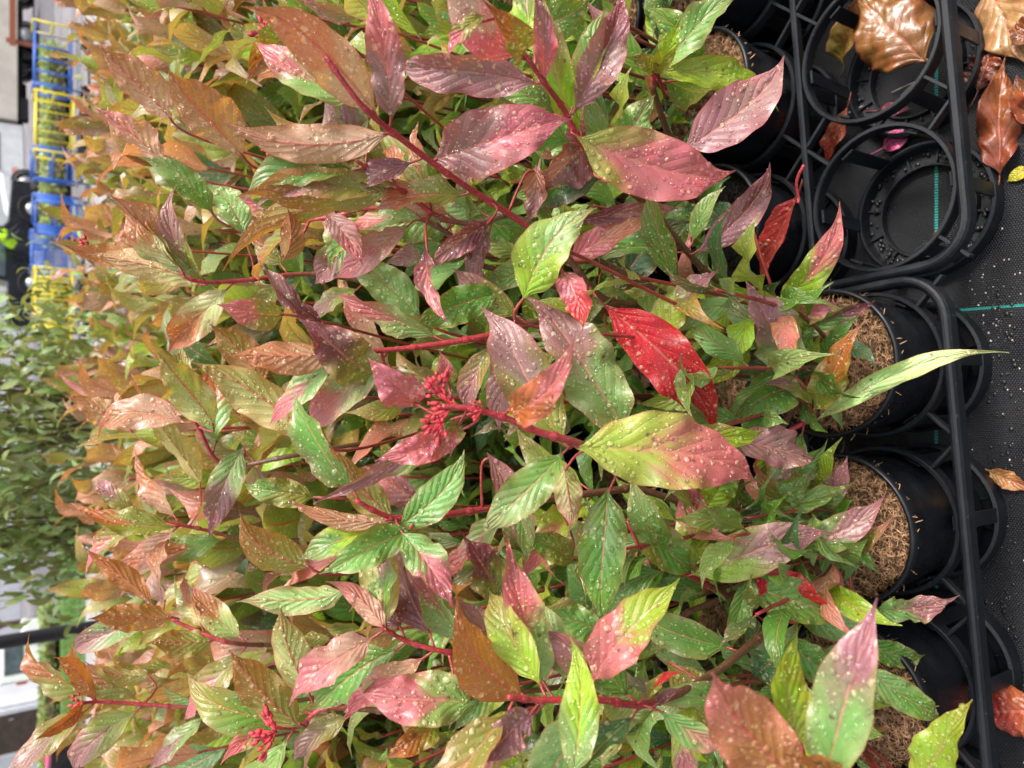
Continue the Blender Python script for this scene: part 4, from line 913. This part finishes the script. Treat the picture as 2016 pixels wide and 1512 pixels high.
# ------------------------------------------------------------------ background shrubs
def bush(name, label, cat, loc, rx, ry, z0, z1, nleaf, L, pal, upal, group=None, seed=1, wr=.3, trunk=True, shoots=0, up=.5, mat='leafbg'):
    rng = random.Random(seed); t = thing(name, label, cat, loc, 0, group); lb = MB(); sb = MB()
    tips = []
    nb = 26
    for k in range(nb):
        a = rng.random() * 6.283; zz = rng.uniform(.25, 1); rr = math.sqrt(rng.random()) * (1 - .35 * zz)
        tips.append(Vector((math.cos(a) * rr * rx, math.sin(a) * rr * ry, z0 + (z1 - z0) * zz)))
    for tp in tips:
        b0 = Vector((rng.uniform(-.04, .04), rng.uniform(-.04, .04), 0)); md = Vector((tp.x * .35, tp.y * .35, tp.z * .55))
        pth = cr([b0, md, tp], 6); sb.tube(pth, [max(.002, .012 * (1 - i / len(pth))) * (z1 / 1.5 + .3) for i in range(len(pth))], 5, top=(.14, .08, .045))
    for k in range(nleaf):
        tp = rng.choice(tips); cl = Vector((rng.gauss(0, .14), rng.gauss(0, .14), rng.gauss(0, .16))) * (rx + z1 - z0) * .55
        p = tp + cl
        if p.z < z0 * .8: p.z = z0 + abs(rng.gauss(0, .1))
        d = Vector((rng.uniform(-1, 1), rng.uniform(-1, 1), rng.uniform(-.4, 1) + up)).normalized(); l = L * rng.uniform(.6, 1.2)
        n = Vector((rng.uniform(-.8, .8), rng.uniform(-.8, .8), 1)); c = jit(rng.choice(pal), .3, rng); u = jit(rng.choice(upal), .2, rng)
        leaf(lb, p, p + d * l, n, l * wr * rng.uniform(.8, 1.2), c, lerp3(c, rng.choice(pal), .4), u, fold=rng.uniform(.1, .5), recurve=rng.uniform(0, .4), wave=.05, nu=2, nv=4, rng=rng)
    link('foliage', lb.mesh('foliage', [M[mat]]), t); link('branches', sb.mesh('branches', [M['stem']]), t)
    return t
GR = [(.22, .34, .09), (.28, .42, .12), (.36, .48, .17), (.44, .52, .22), (.13, .22, .07)]
GU = [(.2, .28, .12), (.3, .34, .2)]
bush('evergreen_shrub', 'tall narrow leaved evergreen shrub straight behind the bed of red shrubs', 'shrub', (-.12, 4.0, 0), .62, .5, .55, 2.3, 3900, .085, GR, GU, 'evergreen shrubs behind the bed', 41, wr=.34)
bush('evergreen_shrub', 'paler evergreen shrub with sky showing through, beside the black post', 'shrub', (-.74, 4.5, 0), .34, .34, .5, 2.1, 1900, .1, GR[1:4], GU, 'evergreen shrubs behind the bed', 42, wr=.34)
OR = [(.5, .16, .05), (.45, .22, .04), (.4, .1, .06), (.2, .25, .05), (.55, .2, .12), (.14, .18, .05)]
spots = [(.95, 3.75, 0), (1.35, 3.7, 1), (1.75, 3.8, 2), (2.15, 3.75, 0), (1.15, 4.3, 1), (1.6, 4.35, 2), (2.1, 4.35, 0), (2.55, 4.3, 1), (.7, 4.4, 2)]
olab = ['orange leaved shrub nearest the blue trolley frames', 'orange and green shrub below the yellow trolley', 'coral leaved shrub below the blue trolley with yellow end', 'orange shrub at the top edge of the photo',
        'second row orange shrub behind the yellow trolley end', 'second row coral shrub in front of the blue bars', 'mottled orange shrub in front of the grey path', 'orange shrub farthest to the right border', 'small orange shrub beside the evergreen']
ob = []
for k in range(3):
    x, y, _ = spots[k]
    ob.append(bush('orange_shrub', olab[k], 'shrub', (x, y, 0), .22, .2, .45, .98, 700, .085, OR, [(.5, .3, .15), (.4, .25, .15)], 'orange shrubs beyond the bed', 50 + k, wr=.42))
for k in range(3, 9):
    x, y, v_ = spots[k]; dup(ob[v_], (x, y, 0), k * 1.3, olab[k])
RD = [(.17, .02, .03), (.24, .03, .045), (.12, .015, .03), (.3, .05, .06)]
for k, (x, y, s_) in enumerate(((-1.55, 4.7, 1), (-1.95, 4.6, 1.1), (-2.3, 4.9, .9))):
    lb_ = ['deep red mounded shrub behind the left end of the bed', 'deep red mounded shrub at the left border below the pale pavement', 'deep red shrub cut by the photo edge'][k]
    if k == 0: rm = bush('red_mound_shrub', lb_, 'shrub', (x, y, 0), .2, .2, .35, .85, 1500, .03, RD, RD, 'deep red mounded shrubs', 60, wr=.5)
    else: dup(rm, (x, y, 0), k, lb_, s_)
bush('rust_shrub', 'rust brown feathery shrub at the end of the yellow edged trolley', 'shrub', (3.15, 6.0, 0), .3, .3, .3, 1.12, 900, .05, [(.3, .1, .06), (.35, .14, .08), (.2, .06, .05)], [(.3, .15, .1)], None, 61, wr=.4)

# hedges behind the trolleys
def hedge(label, x0, x1, y, hgt, seed, pal=GR):
    rng = random.Random(seed); t = thing('hedge', label, 'hedge', ((x0 + x1) / 2, y, 0)); lb = MB(); w_ = (x1 - x0) / 2
    for k in range(int(2600 * w_ / 2)):
        p = Vector((rng.uniform(-w_, w_), rng.uniform(-.4, .4), hgt * rng.random() ** .6 * (1 + .12 * math.sin(3 * rng.random()))))
        d = Vector((rng.uniform(-1, 1), rng.uniform(-1, 1), rng.uniform(-.3, 1))).normalized(); l = .13
        c = jit(rng.choice(pal), .3, rng)
        leaf(lb, p, p + d * l, Vector((rng.uniform(-1, 1), rng.uniform(-1, 1), 1)), l * .5, c, c, c, nu=2, nv=2, rng=rng)
    link('foliage', lb.mesh('foliage', [M['leafbg']]), t)
    mb = MB(); mb.box((0, 0, hgt * .42), (w_ * 1.9, .5, hgt * .8), bev=.1); link('branches', mb.mesh('branches', [M['bark']]), t)
hedge('dark green hedge behind the blue and yellow trolleys', 3.2, 8.0, 20.5, .5, 71)
hedge('dark green hedge left of the gap, behind the yellow frames', -1.5, 2.6, 21, .45, 72)
hedge('low green hedge in front of the white building', -13, -6.0, 24, .4, 73)

# grass tufts on the lawn
gb = MB(); rng = random.Random(8)
for k in range(6000):
    x = rng.uniform(-14, -3); y = rng.uniform(17.1, 22); l = rng.uniform(.06, .16); a = rng.random() * 6.28; s_ = Vector((math.cos(a), math.sin(a), 0)) * .012
    p = Vector((x, y, 0)); tp = p + Vector((rng.uniform(-.05, .05), rng.uniform(-.05, .05), l)); gb.add([p - s_, p + s_, tp], [(0, 1, 2)])
g_ = link('grass', gb.mesh('grass', [M['grass']], smooth=False)); g_['kind'] = 'stuff'; g_['label'] = 'rough green grass beyond the pale pavement'; g_['category'] = 'grass'

# ------------------------------------------------------------------ trolleys
def trolley(label, X, Y, rz, L=1.15, D=.55, Ht=.9, main='blue', endm='blue', bars=5, group='blue and yellow plant trolleys'):
    t = thing('plant_trolley', label, 'trolley', (X, Y, 0), rz, group)
    for sx_ in (-1, 1):
        mb = MB(); x = sx_ * L / 2
        for sy in (-1, 1): mb.cyl((x, sy * D / 2, .12), (x, sy * D / 2, Ht), .02, 8)
        for z in (.3, .6, Ht): mb.cyl((x, -D / 2, z), (x, D / 2, z), .018, 8)
        link('end_frame', mb.mesh('end_frame', [M[endm if sx_ > 0 else main]]), t)
    for sy in (-1, 1):
        mb = MB(); y = sy * D / 2
        mb.cyl((-L / 2, y, Ht - .03), (L / 2, y, Ht - .03), .016, 8); mb.cyl((-L / 2, y, .3), (L / 2, y, .3), .016, 8)
        for k in range(bars): xx = -L / 2 + L * (k + 1) / (bars + 1); mb.cyl((xx, y, .3), (xx, y, Ht - .03), .011, 6)
        link('side_rail', mb.mesh('side_rail', [M[main]]), t)
    mb = MB(); mb.box((0, 0, .16), (L, D, .03), bev=.005)
    for k in range(12): mb.cyl((-L / 2 + L * k / 11, -D / 2, .185), (-L / 2 + L * k / 11, D / 2, .185), .006, 6)
    link('deck', mb.mesh('deck', [M['steel']], smooth=False), t)
    for sx_ in (-1, 1):
        for sy in (-1, 1):
            mb = MB(); mb.lathe([(.0, -.018), (.05, -.018), (.062, -.01), (.062, .01), (.05, .018), (0, .018)], (sx_ * (L / 2 - .1), sy * (D / 2 - .05), .064), 16, axis=(0, 1, 0))
            mb.box((sx_ * (L / 2 - .1), sy * (D / 2 - .05), .125), (.05, .05, .05)); link('wheel', mb.mesh('wheel', [M['rubber']]), t)
    return t
def gx(py, Y, z=.5): return (756 - py) / FPX * (Y * .819 + (H - z) * .574)
trolley('blue trolley with a yellow end frame near the rust brown shrub', gx(122, 16.2), 16.2, 0, L=1.15, endm='yellow', bars=4)
trolley('wide bright yellow trolley between two blue ones, dark crate behind', gx(252, 15.8), 15.8, 0, L=1.05, main='yellow', endm='yellow', bars=2)
trolley('blue trolley seen end on just left of the wide yellow one', gx(328, 16.4), 16.4, R(80), L=1.1, bars=3)
trolley('blue trolley seen slantwise in front of the dark car', gx(424, 15.6), 15.6, R(72), L=1.15, bars=7)
trolley('blue trolley with mesh sides below the person in the yellow vest', gx(500, 17.4), 17.4, R(10), L=.7, bars=9)
trolley('small yellow trolley directly left of the blue ones', gx(560, 16.0), 16.0, R(12), L=.42, main='yellow', endm='yellow', bars=4)
trolley('yellow trolley half hidden by the evergreen shrub', gx(625, 16.0), 16.0, R(20), L=.65, main='yellow', endm='yellow', bars=6)

# dark crate on the ground behind the yellow trolley
def crate(label, X, Y, s=(.6, .4, .35)):
    t = thing('plastic_crate', label, 'crate', (X, Y, 0), .2); mb = MB(); w_, d_, h_ = s
    for sx_ in (-1, 1): mb.box((sx_ * w_ / 2, 0, h_ / 2), (.02, d_, h_), bev=.004)
    for sy in (-1, 1): mb.box((0, sy * d_ / 2, h_ / 2), (w_ - .03, .02, h_), bev=.004)
    mb.box((0, 0, .015), (w_ - .03, d_ - .03, .02)); link('crate_body', mb.mesh('crate_body', [M['blackmetal']], smooth=False), t)
    mb = MB(); 
    for sy in (-1, 1): mb.box((0, sy * (d_ / 2 + .012), h_ - .03), (w_ + .04, .02, .05), bev=.005)
    link('crate_rim', mb.mesh('crate_rim', [M['blackmetal']], smooth=False), t)
crate('black plastic crate behind the wide yellow trolley', gx(268, 14.2, .3), 14.2)
crate('black plastic crate beside the small yellow trolley', gx(592, 14.4, .3), 14.4)

# ------------------------------------------------------------------ vehicles (built side-on, front towards -X)
def extrude_outline(mb, pts, y0, y1, mi=0):
    n = len(pts); vs = [Vector((x, y0, z)) for x, z in pts] + [Vector((x, y1, z)) for x, z in pts]
    fs = [tuple(range(n)), tuple(reversed(range(n, 2 * n)))]
    for i in range(n): j = (i + 1) % n; fs.append((i, i + n, j + n, j))
    mb.add(vs, fs, mi=mi)
def bevel(o, w_, seg=3):
    md = o.modifiers.new('bevel', 'BEVEL'); md.width = w_; md.segments = seg; md.limit_method = 'ANGLE'; md.angle_limit = R(30)
def wheel(t, x, y, r, w_=.22):
    mb = MB(); s_ = 1 if y > 0 else -1
    mb.lathe([(r * .62, -w_ / 2), (r * .93, -w_ / 2), (r, -w_ / 2 + .03), (r, w_ / 2 - .03), (r * .93, w_ / 2), (r * .62, w_ / 2)], (x, y, r), 28, axis=(0, 1, 0), closed=True)
    wo_ = link('wheel', mb.mesh('wheel', [M['rubber']]), t)
    mb = MB(); mb.lathe([(0, -.03), (r * .2, -.03), (r * .25, 0), (r * .55, .02), (r * .62, -.01), (r * .62, .03), (0, .03)], (x, y - .0 + s_ * w_ * .36, r), 24, axis=(0, s_, 0))
    for k in range(6): a = k * 1.047; mb.box((x + math.cos(a) * r * .38, y + s_ * w_ * .42, r + math.sin(a) * r * .38), (r * .5, .03, .05), Matrix.Rotation(-a, 3, 'Y'))
    link('rim', mb.mesh('rim', [M['chrome']]), wo_)
def vehicle(name, label, cat, X, Y, rz, outline, W_, glassp, wheels, wr, paint, box=None, lights=True):
    t = thing(name, label, cat, (X, Y, 0), rz); mb = MB(); extrude_outline(mb, outline, -W_ / 2, W_ / 2)
    o = link('body', mb.mesh('body', [paint], smooth=False), t); bevel(o, .06)
    for gp in glassp:
        for sy in (-1, 1):
            mb = MB(); y = sy * (W_ / 2 + .004); extrude_outline(mb, gp, y - .012, y + .012); link('window', mb.mesh('window', [M['glass']], smooth=False), t)
    for x in wheels:
        for sy in (-1, 1):
            wheel(t, x, sy * (W_ / 2 - .1), wr)
            mb = MB(); mb.lathe([(wr * 1.02, -.02), (wr * 1.22, -.02), (wr * 1.22, .02), (wr * 1.02, .02)], (x, sy * (W_ / 2 + .01), wr * 1.02), 24, axis=(0, 1, 0), closed=True); link('wheel_arch', mb.mesh('wheel_arch', [M['rubber']]), t)
    xs = [p_[0] for p_ in outline]; f, r_ = min(xs), max(xs)
    if lights:
        for sy in (-1, 1):
            mb = MB(); mb.box((f + .03, sy * (W_ / 2 - .22), .78), (.12, .3, .16), bev=.03); link('headlight', mb.mesh('headlight', [M['lampclear']], smooth=False), t)
            mb = MB(); mb.box((r_ - .03, sy * (W_ / 2 - .12), .85), (.1, .14, .24), bev=.02); link('tail_light', mb.mesh('tail_light', [M['lampred']], smooth=False), t)
    for sy in (-1, 1):
        gx0 = glassp[0][0][0]; mb = MB(); mb.box((gx0 + .12, sy * (W_ / 2 + .12), glassp[0][0][1] + .1), (.1, .18, .14), bev=.03); link('wing_mirror', mb.mesh('wing_mirror', [M['rubber']], smooth=False), t)
    return t
YT = 35.5
tx_ = gx(310, YT, .4)
t = vehicle('box_truck', 'white cab truck with a beige box body, behind the yellow trolley', 'truck', tx_, YT, R(3),
    [(-2.3, .45), (-2.32, .95), (-2.1, 1.12), (-1.1, 1.25), (-.45, 2.1), (.9, 2.15), (.95, .5)], 2.0,
    [[(-.98, 1.28), (-.42, 2.0), (.5, 2.0), (.5, 1.28)]], [-1.3, 4.6], .42, M['white'])
mb = MB(); mb.box((3.7, 0, 1.75), (5.3, 2.25, 2.1), bev=.03)
o = link('cargo_box', mb.mesh('cargo_box', [M['beige']], smooth=False), t)
mb = MB(); mb.box((3.6, 0, .6), (5.2, .9, .16)); mb.box((1.6, -.8, .52), (.9, .4, .35), bev=.04); mb.box((2.9, .8, .52), (.7, .4, .3), bev=.04); link('chassis', mb.mesh('chassis', [M['rubber']], smooth=False), t)
mb = MB(); mb.box((-.9, -1.012, .8), (.3, .01, .2)); link('door_emblem', mb.mesh('door_emblem', [plain('pale_red_mark', (.7, .35, .32), .5)], smooth=False), t)
t = vehicle('pickup_truck', 'white pickup parked at the top edge beyond the box truck', 'pickup truck', gx(70, 41, .5), 40, R(175),
    [(-2.5, .5), (-2.5, .95), (-1.2, 1.1), (-.5, 1.75), (.8, 1.75), (.95, 1.1), (2.6, 1.1), (2.6, .5)], 1.85, [[(-1.05, 1.15), (-.5, 1.66), (.7, 1.66), (.75, 1.15)]], [-1.6, 1.7], .4, M['white'])
t = vehicle('dark_pickup', 'black pickup with bright wheel beside the person in yellow', 'pickup truck', gx(505, 30.6, .5), 30.6, R(180),
    [(-2.4, .45), (-2.4, 1.0), (-1.0, 1.1), (-.3, 1.7), (.9, 1.7), (1.0, 1.12), (2.5, 1.12), (2.5, .45)], 1.8, [[(-.85, 1.16), (-.3, 1.62), (.8, 1.62), (.85, 1.16)]], [-1.5, 1.0], .37, M['darkcar'])
t = vehicle('utility_van', 'small white van beyond the black post and the grass', 'van', gx(1278, 24.5, .6), 24.5, R(200),
    [(-.75, .25), (-.8, .7), (-.5, .85), (-.3, 1.35), (.8, 1.38), (.85, .25)], .95, [[(-.42, .82), (-.24, 1.25), (.6, 1.25), (.6, .82)]], [-.5, .55], .2, M['white'])

# ------------------------------------------------------------------ person in the yellow vest, leaning forward
def person(label, base, rz):
    me = bpy.data.meshes.new('person')
    V = [(0, 0, .92), (0, -.12, 1.12), (0, -.30, 1.27), (0, -.42, 1.33), (0, -.50, 1.36),           # pelvis, waist, chest, neck, head base
         (.10, 0, .88), (.12, -.03, .48), (.12, .05, .09), (.13, -.09, .05),
         (-.10, 0, .88), (-.12, -.06, .48), (-.12, .02, .09), (-.13, -.12, .05),
         (.19, -.34, 1.26), (.25, -.40, 1.0), (.2, -.58, .88), (.19, -.65, .86),
         (-.19, -.34, 1.26), (-.25, -.38, 1.0), (-.2, -.55, .85), (-.19, -.62, .83)]
    E = [(0, 1), (1, 2), (2, 3), (3, 4), (0, 5), (5, 6), (6, 7), (7, 8), (0, 9), (9, 10), (10, 11), (11, 12), (2, 13), (13, 14), (14, 15), (15, 16), (2, 17), (17, 18), (18, 19), (19, 20)]
    rad = [.15, .14, .16, .06, .055, .1, .07, .05, .04, .1, .07, .05, .04, .08, .055, .04, .035, .08, .055, .04, .035]
    me.from_pydata(V, E, []); me.materials.append(M['trouser'])
    o = link('person', me, None, base, label=label, category='person'); o.rotation_euler = (0, 0, rz)
    sk = o.modifiers.new('skin', 'SKIN'); sv = me.skin_vertices[0].data
    for i, r_ in enumerate(rad): sv[i].radius = (r_, r_ * .8)
    sv[0].use_root = True
    sb_ = o.modifiers.new('sub', 'SUBSURF'); sb_.levels = 2; sb_.render_levels = 2
    def ell(nm, c, r_, mat):
        mb = MB(); prof = [(math.sin(R(a)) if a % 180 else 0.001, -math.cos(R(a))) for a in range(0, 181, 15)]
        vs0 = MB(); vs0.lathe(prof, n=20); mb.add([Vector((c[0] + q.x * r_[0], c[1] + q.y * r_[1], c[2] + q.z * r_[2])) for q in vs0.v], vs0.f)
        link(nm, mb.mesh(nm, [mat]), o)
    ell('head', (0, -.58, 1.42), (.085, .105, .12), M['skin']); ell('hair', (0, -.56, 1.45), (.092, .105, .11), M['hair'])
    # vest follows the torso
    mv = bpy.data.meshes.new('vest')
    mv.from_pydata([(0, .02, .86), (0, -.12, 1.12), (0, -.30, 1.27), (0, -.38, 1.31), (.19, -.34, 1.26), (.23, -.38, 1.08), (-.19, -.34, 1.26), (-.23, -.37, 1.08)], [(0, 1), (1, 2), (2, 3), (2, 4), (4, 5), (2, 6), (6, 7)], [])
    mv.materials.append(M['vest']); vo_ = link('vest', mv, o)
    vo_.modifiers.new('skin', 'SKIN'); sv = mv.skin_vertices[0].data
    for i, r_ in enumerate([.21, .19, .205, .1, .12, .09, .12, .09]): sv[i].radius = (r_, r_ * .85)
    sv[0].use_root = True; q = vo_.modifiers.new('sub', 'SUBSURF'); q.levels = 2; q.render_levels = 2
person('person in a fluorescent yellow vest bending forward beside the black pickup', (gx(488, 28.6, .9), 28.2, 0), R(60))

# ------------------------------------------------------------------ left background: post, building, bare trees, hose
mb = MB(); px_ = gx(1234, 7.0, .8); mb.lathe([(0, 0), (.055, 0), (.055, 2.6), (.04, 2.63), (0, 2.63)], n=16)
t = thing('metal_post', 'thin black upright post left of the evergreen shrubs', 'post', (px_, 7.0, 0)); link('post_shaft', mb.mesh('post_shaft', [M['blackmetal']]), t)
mb = MB(); mb.lathe([(.12, 0), (.12, .02), (.06, .03), (.06, .0)], n=20, closed=True); link('base_flange', mb.mesh('base_flange', [M['blackmetal']]), t)
bx_ = gx(1470, 29.5, .8)
t = thing('white_building', 'white rendered building with a wide brown door at the lower left of the photo', 'building', (bx_, 29.5, 0), R(-6))
mb = MB(); mb.box((-3, 3, 2.0), (9, 6, 4.0)); link('wall', mb.mesh('wall', [M['wall']], smooth=False), t)
mb = MB(); extrude_outline(mb, [(-8, 3.9), (2, 3.9), (-3, 5.4)], -.4, 6.4); link('roof', mb.mesh('roof', [M['roof']], smooth=False), t)
mb = MB(); mb.box((.55, -.03, 1.0), (1.35, .1, 2.0), bev=.01); d_ = link('door', mb.mesh('door', [M['door']], smooth=False), t)
mb = MB(); mb.box((1.05, -.11, 1.0), (.05, .05, .14), bev=.01); link('handle', mb.mesh('handle', [M['steel']], smooth=False), d_)
mb = MB(); mb.box((.55, -.02, 2.08), (1.6, .12, .14)); mb.box((-.2, -.02, 1.0), (.14, .12, 2.0)); mb.box((1.3, -.02, 1.0), (.14, .12, 2.0)); link('frame', mb.mesh('frame', [M['wall']], smooth=False), d_)
t = thing('grey_shed', 'long pale grey shed far behind the bare trees', 'building', (-10, 62, 0), 0)
mb = MB(); mb.box((0, 0, 1.6), (26, 8, 3.2)); link('wall', mb.mesh('wall', [M['wall']], smooth=False), t)
mb = MB(); extrude_outline(mb, [(-14, 3.15), (14, 3.15), (13, 4.6), (-13, 4.6)], -4.5, 4.5); link('roof', mb.mesh('roof', [M['roof']], smooth=False), t)
t = thing('glasshouse', 'pale polytunnel far behind the vehicles and the evergreen', 'glasshouse', (9, 70, 0), 0)
mb = MB(); pr = [(12 * math.cos(R(a)), 3.4 * math.sin(R(a))) for a in range(0, 181, 12)]; extrude_outline(mb, pr, -4, 12); link('cover', mb.mesh('cover', [plain('tunnel_film', (.55, .6, .6), .4, .08, .5)], smooth=False), t)
mb = MB(); mb.box((0, -4.05, 1.1), (2.4, .06, 2.2)); link('door', mb.mesh('door', [M['steel']], smooth=False), t)

def bare_tree(label, loc, hgt, seed):
    rng = random.Random(seed); t = thing('bare_tree', label, 'tree', loc, 0, 'bare brown trees beside the white building'); mb = MB(); cw = MB()
    mb.tube([Vector((0, 0, 0)), Vector((.05, 0, hgt * .3)), Vector((0, .05, hgt * .55))], [.13, .1, .07], 8)
    def br(p, d, l, r_, lev):
        q = p + d * l * .5 + Vector((0, 0, .03 * l)); e = p + d * l; cw.tube([p, q, e], [r_, r_ * .8, r_ * .5], 4, cap=False)
        if lev == 0: return
        for _ in range(4):
            nd_ = (d + Vector((rng.uniform(-.8, .8), rng.uniform(-.8, .8), rng.uniform(-.2, .7)))).normalized(); br(p.lerp(e, rng.uniform(.4, 1)), nd_, l * .62, r_ * .55, lev - 1)
    for k in range(9):
        a = rng.random() * 6.28; z = rng.uniform(.2, .55) * hgt; br(Vector((0, 0, z)), Vector((math.cos(a), math.sin(a), 1)).normalized(), hgt * .3, .045, 3)
    link('trunk', mb.mesh('trunk', [M['bark']]), t); link('crown', cw.mesh('crown', [M['bark']]), t)
bare_tree('bare brown tree directly above the small white van', (gx(1275, 31), 31, 0), 4.5, 1)
bare_tree('bare brown tree between the small white van and the white building', (gx(1335, 33), 33, 0), 4.0, 2)
bare_tree('bare brown tree half hidden behind the black post', (gx(1225, 34), 34, 0), 5, 3)
# fence of russet poles at the top edge and dark bin, red tub, pink hose on the left
mb = MB(); h0 = [P(112, 1450, 6.0), P(103, 1462, 6.0), P(97, 1480, 6.05), P(94, 1512, 6.1), P(94, 1560, 6.2)]
t = thing('garden_hose', 'pink hose arching in front of the white building', 'hose', (h0[0].x, h0[0].y, 0))
t.location = h0[0]
mb.tube(cr([h0[0] + (h0[0] - h0[1]) * .4] + h0, 5), .019, 10); link('hose_tube', mb.mesh('hose_tube', [M['pink']], off=h0[0]), t)
mb = MB(); q = P(94, 1600, 6.25); stp = Vector((q.x, q.y, 0)); mb.tube([stp, q, h0[-1]], .019, 10); mb.tube([h0[0] + (h0[0] - h0[1]) * .4, h0[0] + (h0[0] - h0[1]) * .8 + Vector((0, 0, -.05))], .028, 10)
link('hose_end', mb.mesh('hose_end', [M['steel']], off=h0[0]), t)
def tub(name, label, cat, X, Y, r, h, mat):
    t = thing(name, label, cat, (X, Y, 0)); mb = MB(); mb.lathe([(0, .01), (r * .8, .0), (r, h * .95), (r * 1.08, h * .96), (r * 1.08, h), (r * .95, h), (r * .75, .04), (0, .04)], n=24); link('tub_body', mb.mesh('tub_body', [mat]), t)
    mb = MB()
    for s_ in (-1, 1): mb.tube([(s_ * r * 1.05, -.1, h * .85), (s_ * r * 1.25, 0, h * .9), (s_ * r * 1.05, .1, h * .85)], .012, 6)
    link('handle', mb.mesh('handle', [mat]), t)
tub('plant_tub', 'red tub on the grass before the building', 'tub', gx(1482, 22, .3), 22, .22, .45, M['red'])
tub('plant_tub', 'large black tub standing by the pale pavement on the left', 'tub', gx(1492, 17.0, .3), 17.2, .42, .6, M['blackmetal'])
t = thing('timber_rail', 'russet timber rail at the top left corner of the photo', 'rail', (gx(15, 33), 33, 0), 0)
mb = MB(); mb.box((1, 0, .9), (5, .1, .2)); link('rail_bar', mb.mesh('rail_bar', [M['rustbark']], smooth=False), t)
for x in (-1.3, 1, 3.3): mb = MB(); mb.box((x, .12, .55), (.14, .12, 1.1)); link('rail_post', mb.mesh('rail_post', [M['rustbark']], smooth=False), t)
